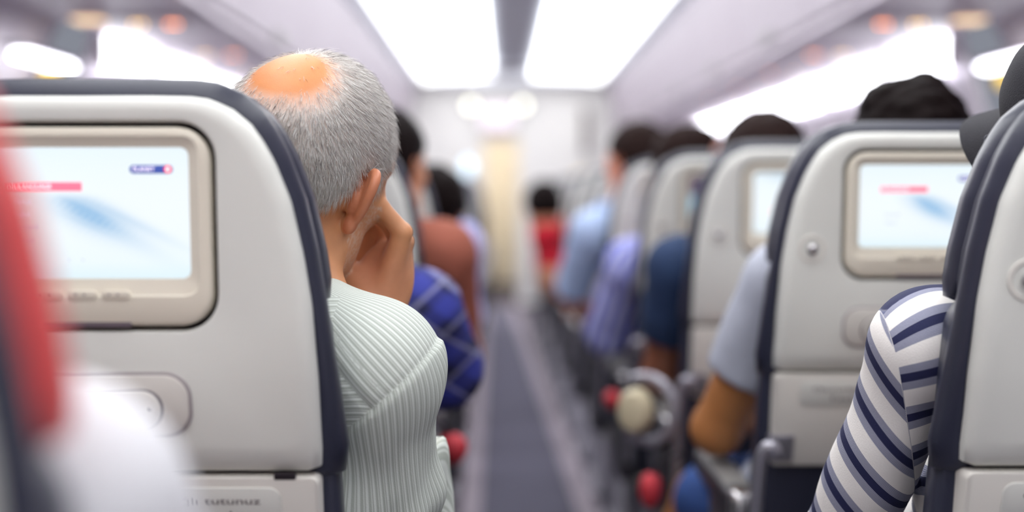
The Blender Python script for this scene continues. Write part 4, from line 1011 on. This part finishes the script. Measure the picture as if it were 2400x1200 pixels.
# left block
J = body_joints(-.382, 2.14, (-.30,2.45,1.085), neck=(-.30,2.42,.925), shr=(-.145,2.42,.885), ell=(-.62,2.5,.70), elr=P(1035,862,2.52), wrr=(-.26,2.72,.72), ar=1.25)
person('person', 'person hidden but for a big blue plaid sleeve poking into the aisle', J, (190,130,96), .0075, hair=True, shirt='cloth_plaid', sleeve=1.9, hcol='hair_black', seed=15)
J = body_joints(-.380, 2.92, P(898,398,3.2), neck=P(935,560,3.18), shr=P(1040,598,3.14), elr=P(1068,830,3.24), wrr=(-.2,3.5,.68))
person('person', 'black haired person in rust brown shirt just right of the grey haired man', J, (206,146,112), .008, hair=True, shirt='cloth_rust', sleeve=1.2, hcol='hair_black', seed=17, hrot=(-30,0,0), hairkw=dict(th=.016))
J = body_joints(-.378, 3.68, P(1008,508,3.95), neck=P(1010,620,3.95), shr=P(1072,575,3.95), elr=P(1082,735,4.05), wrr=(-.2,4.3,.68))
person('person', 'dark haired person in pale lilac shirt, ahead of the rust brown shirt', J, (206,146,112), .010, hair=True, shirt='cloth_lilac', sleeve=1.2, hcol='hair_black', seed=19, hrot=(-20,-8,14), hairkw=dict(th=.016, nape=-.07))
J = body_joints(-.4085, .52, (-.42,.82,1.065), shr=P(112,1232,.72), shl=(-.58,.80,.93), elr=P(430,1570,.82), ar=.85, wrr=(-.26,1.02,.68), knl=(-.48,1.12,.55), knr=(-.33,1.12,.55), anl=(-.48,1.05,.10), anr=(-.33,1.05,.10))
person('person', 'person in plain white T-shirt, only a blurred shoulder at lower left', J, (214,160,124), .0075, hair=True, shirt='cloth_white', sleeve=.75, hcol='hair_brown', seed=21, fold=.003)

# ------------------------------------------------------------------ loose things by the armrests
c = P(1492, 962, 2.99)
mat('redpouch', (184,44,56), .7, bump=.2, bscale=400, var=.06)
t = thing('headphones', 'cream and dark ear cup headphones with grey band hanging beside the right armrest', 'headphones', c)
u = np.array([math.cos(.5), -math.sin(.5), 0]); v = np.array([0,0,1.]); w_ = -np.cross(u, v)
rg = lambda q, d, e=1.0: [c+q*(math.cos(a)*u*e+math.sin(a)*v)+w_*d for a in np.linspace(0, 2*math.pi, 28, endpoint=False)]
B().rings([rg(.02,-.030,.8), rg(.036,-.026,.8), rg(.045,-.012,.8), rg(.045,.004,.8)], True, True).make('ear_cup', 'cream', t)
B().rings([rg(.041,.004,.8), rg(.045,.012,.8), rg(.042,.028,.8), rg(.028,.032,.8), rg(.02,.022,.8)], True, True).make('ear_pad', 'darkplastic', t)
pts = [c+.062*(math.cos(a)*u+math.sin(a)*v*1.05)+np.array([.02,.02,0]) for a in np.linspace(math.radians(115), math.radians(-130), 24)]
B().tube(pts, .010, 10).make('head_band', 'silver', t)
for px, py, d, hw, hh, lab in ((1436, 940, 3.45, .017, .020, 'small red pouch by the right armrest, left of the cream headphones'), (1524, 1152, 2.80, .020, .030, 'red pouch low in the right aisle edge below the headphones'), (1062, 1056, 2.72, .024, .026, 'red pouch left of the aisle, under the blue plaid sleeve')):
    c = P(px, py, d); t = thing('red_pouch', lab, 'pouch', c)
    pr = [ell(c, (hw, .03, hh), None, .01), ell(c+np.array([0,0,hh*.5]), (hw*.8, .022, hh*.6), None, .02)]
    V, Q = nets(field(pr, (), lambda p: .003*noise3(p, 90, 2)), *bounds(pr), .004); fastmesh('pouch', V, Q, 'redpouch', t)
    sg = 1 if px > 1180 else -1
    B().tube(smoothprof([c+np.array([0,0,hh*.9]), c+np.array([sg*.02,-.02,hh+.03]), c+np.array([sg*.05,-.05,hh+.05])], 10), .004, 8).make('strap', 'darkplastic', t)
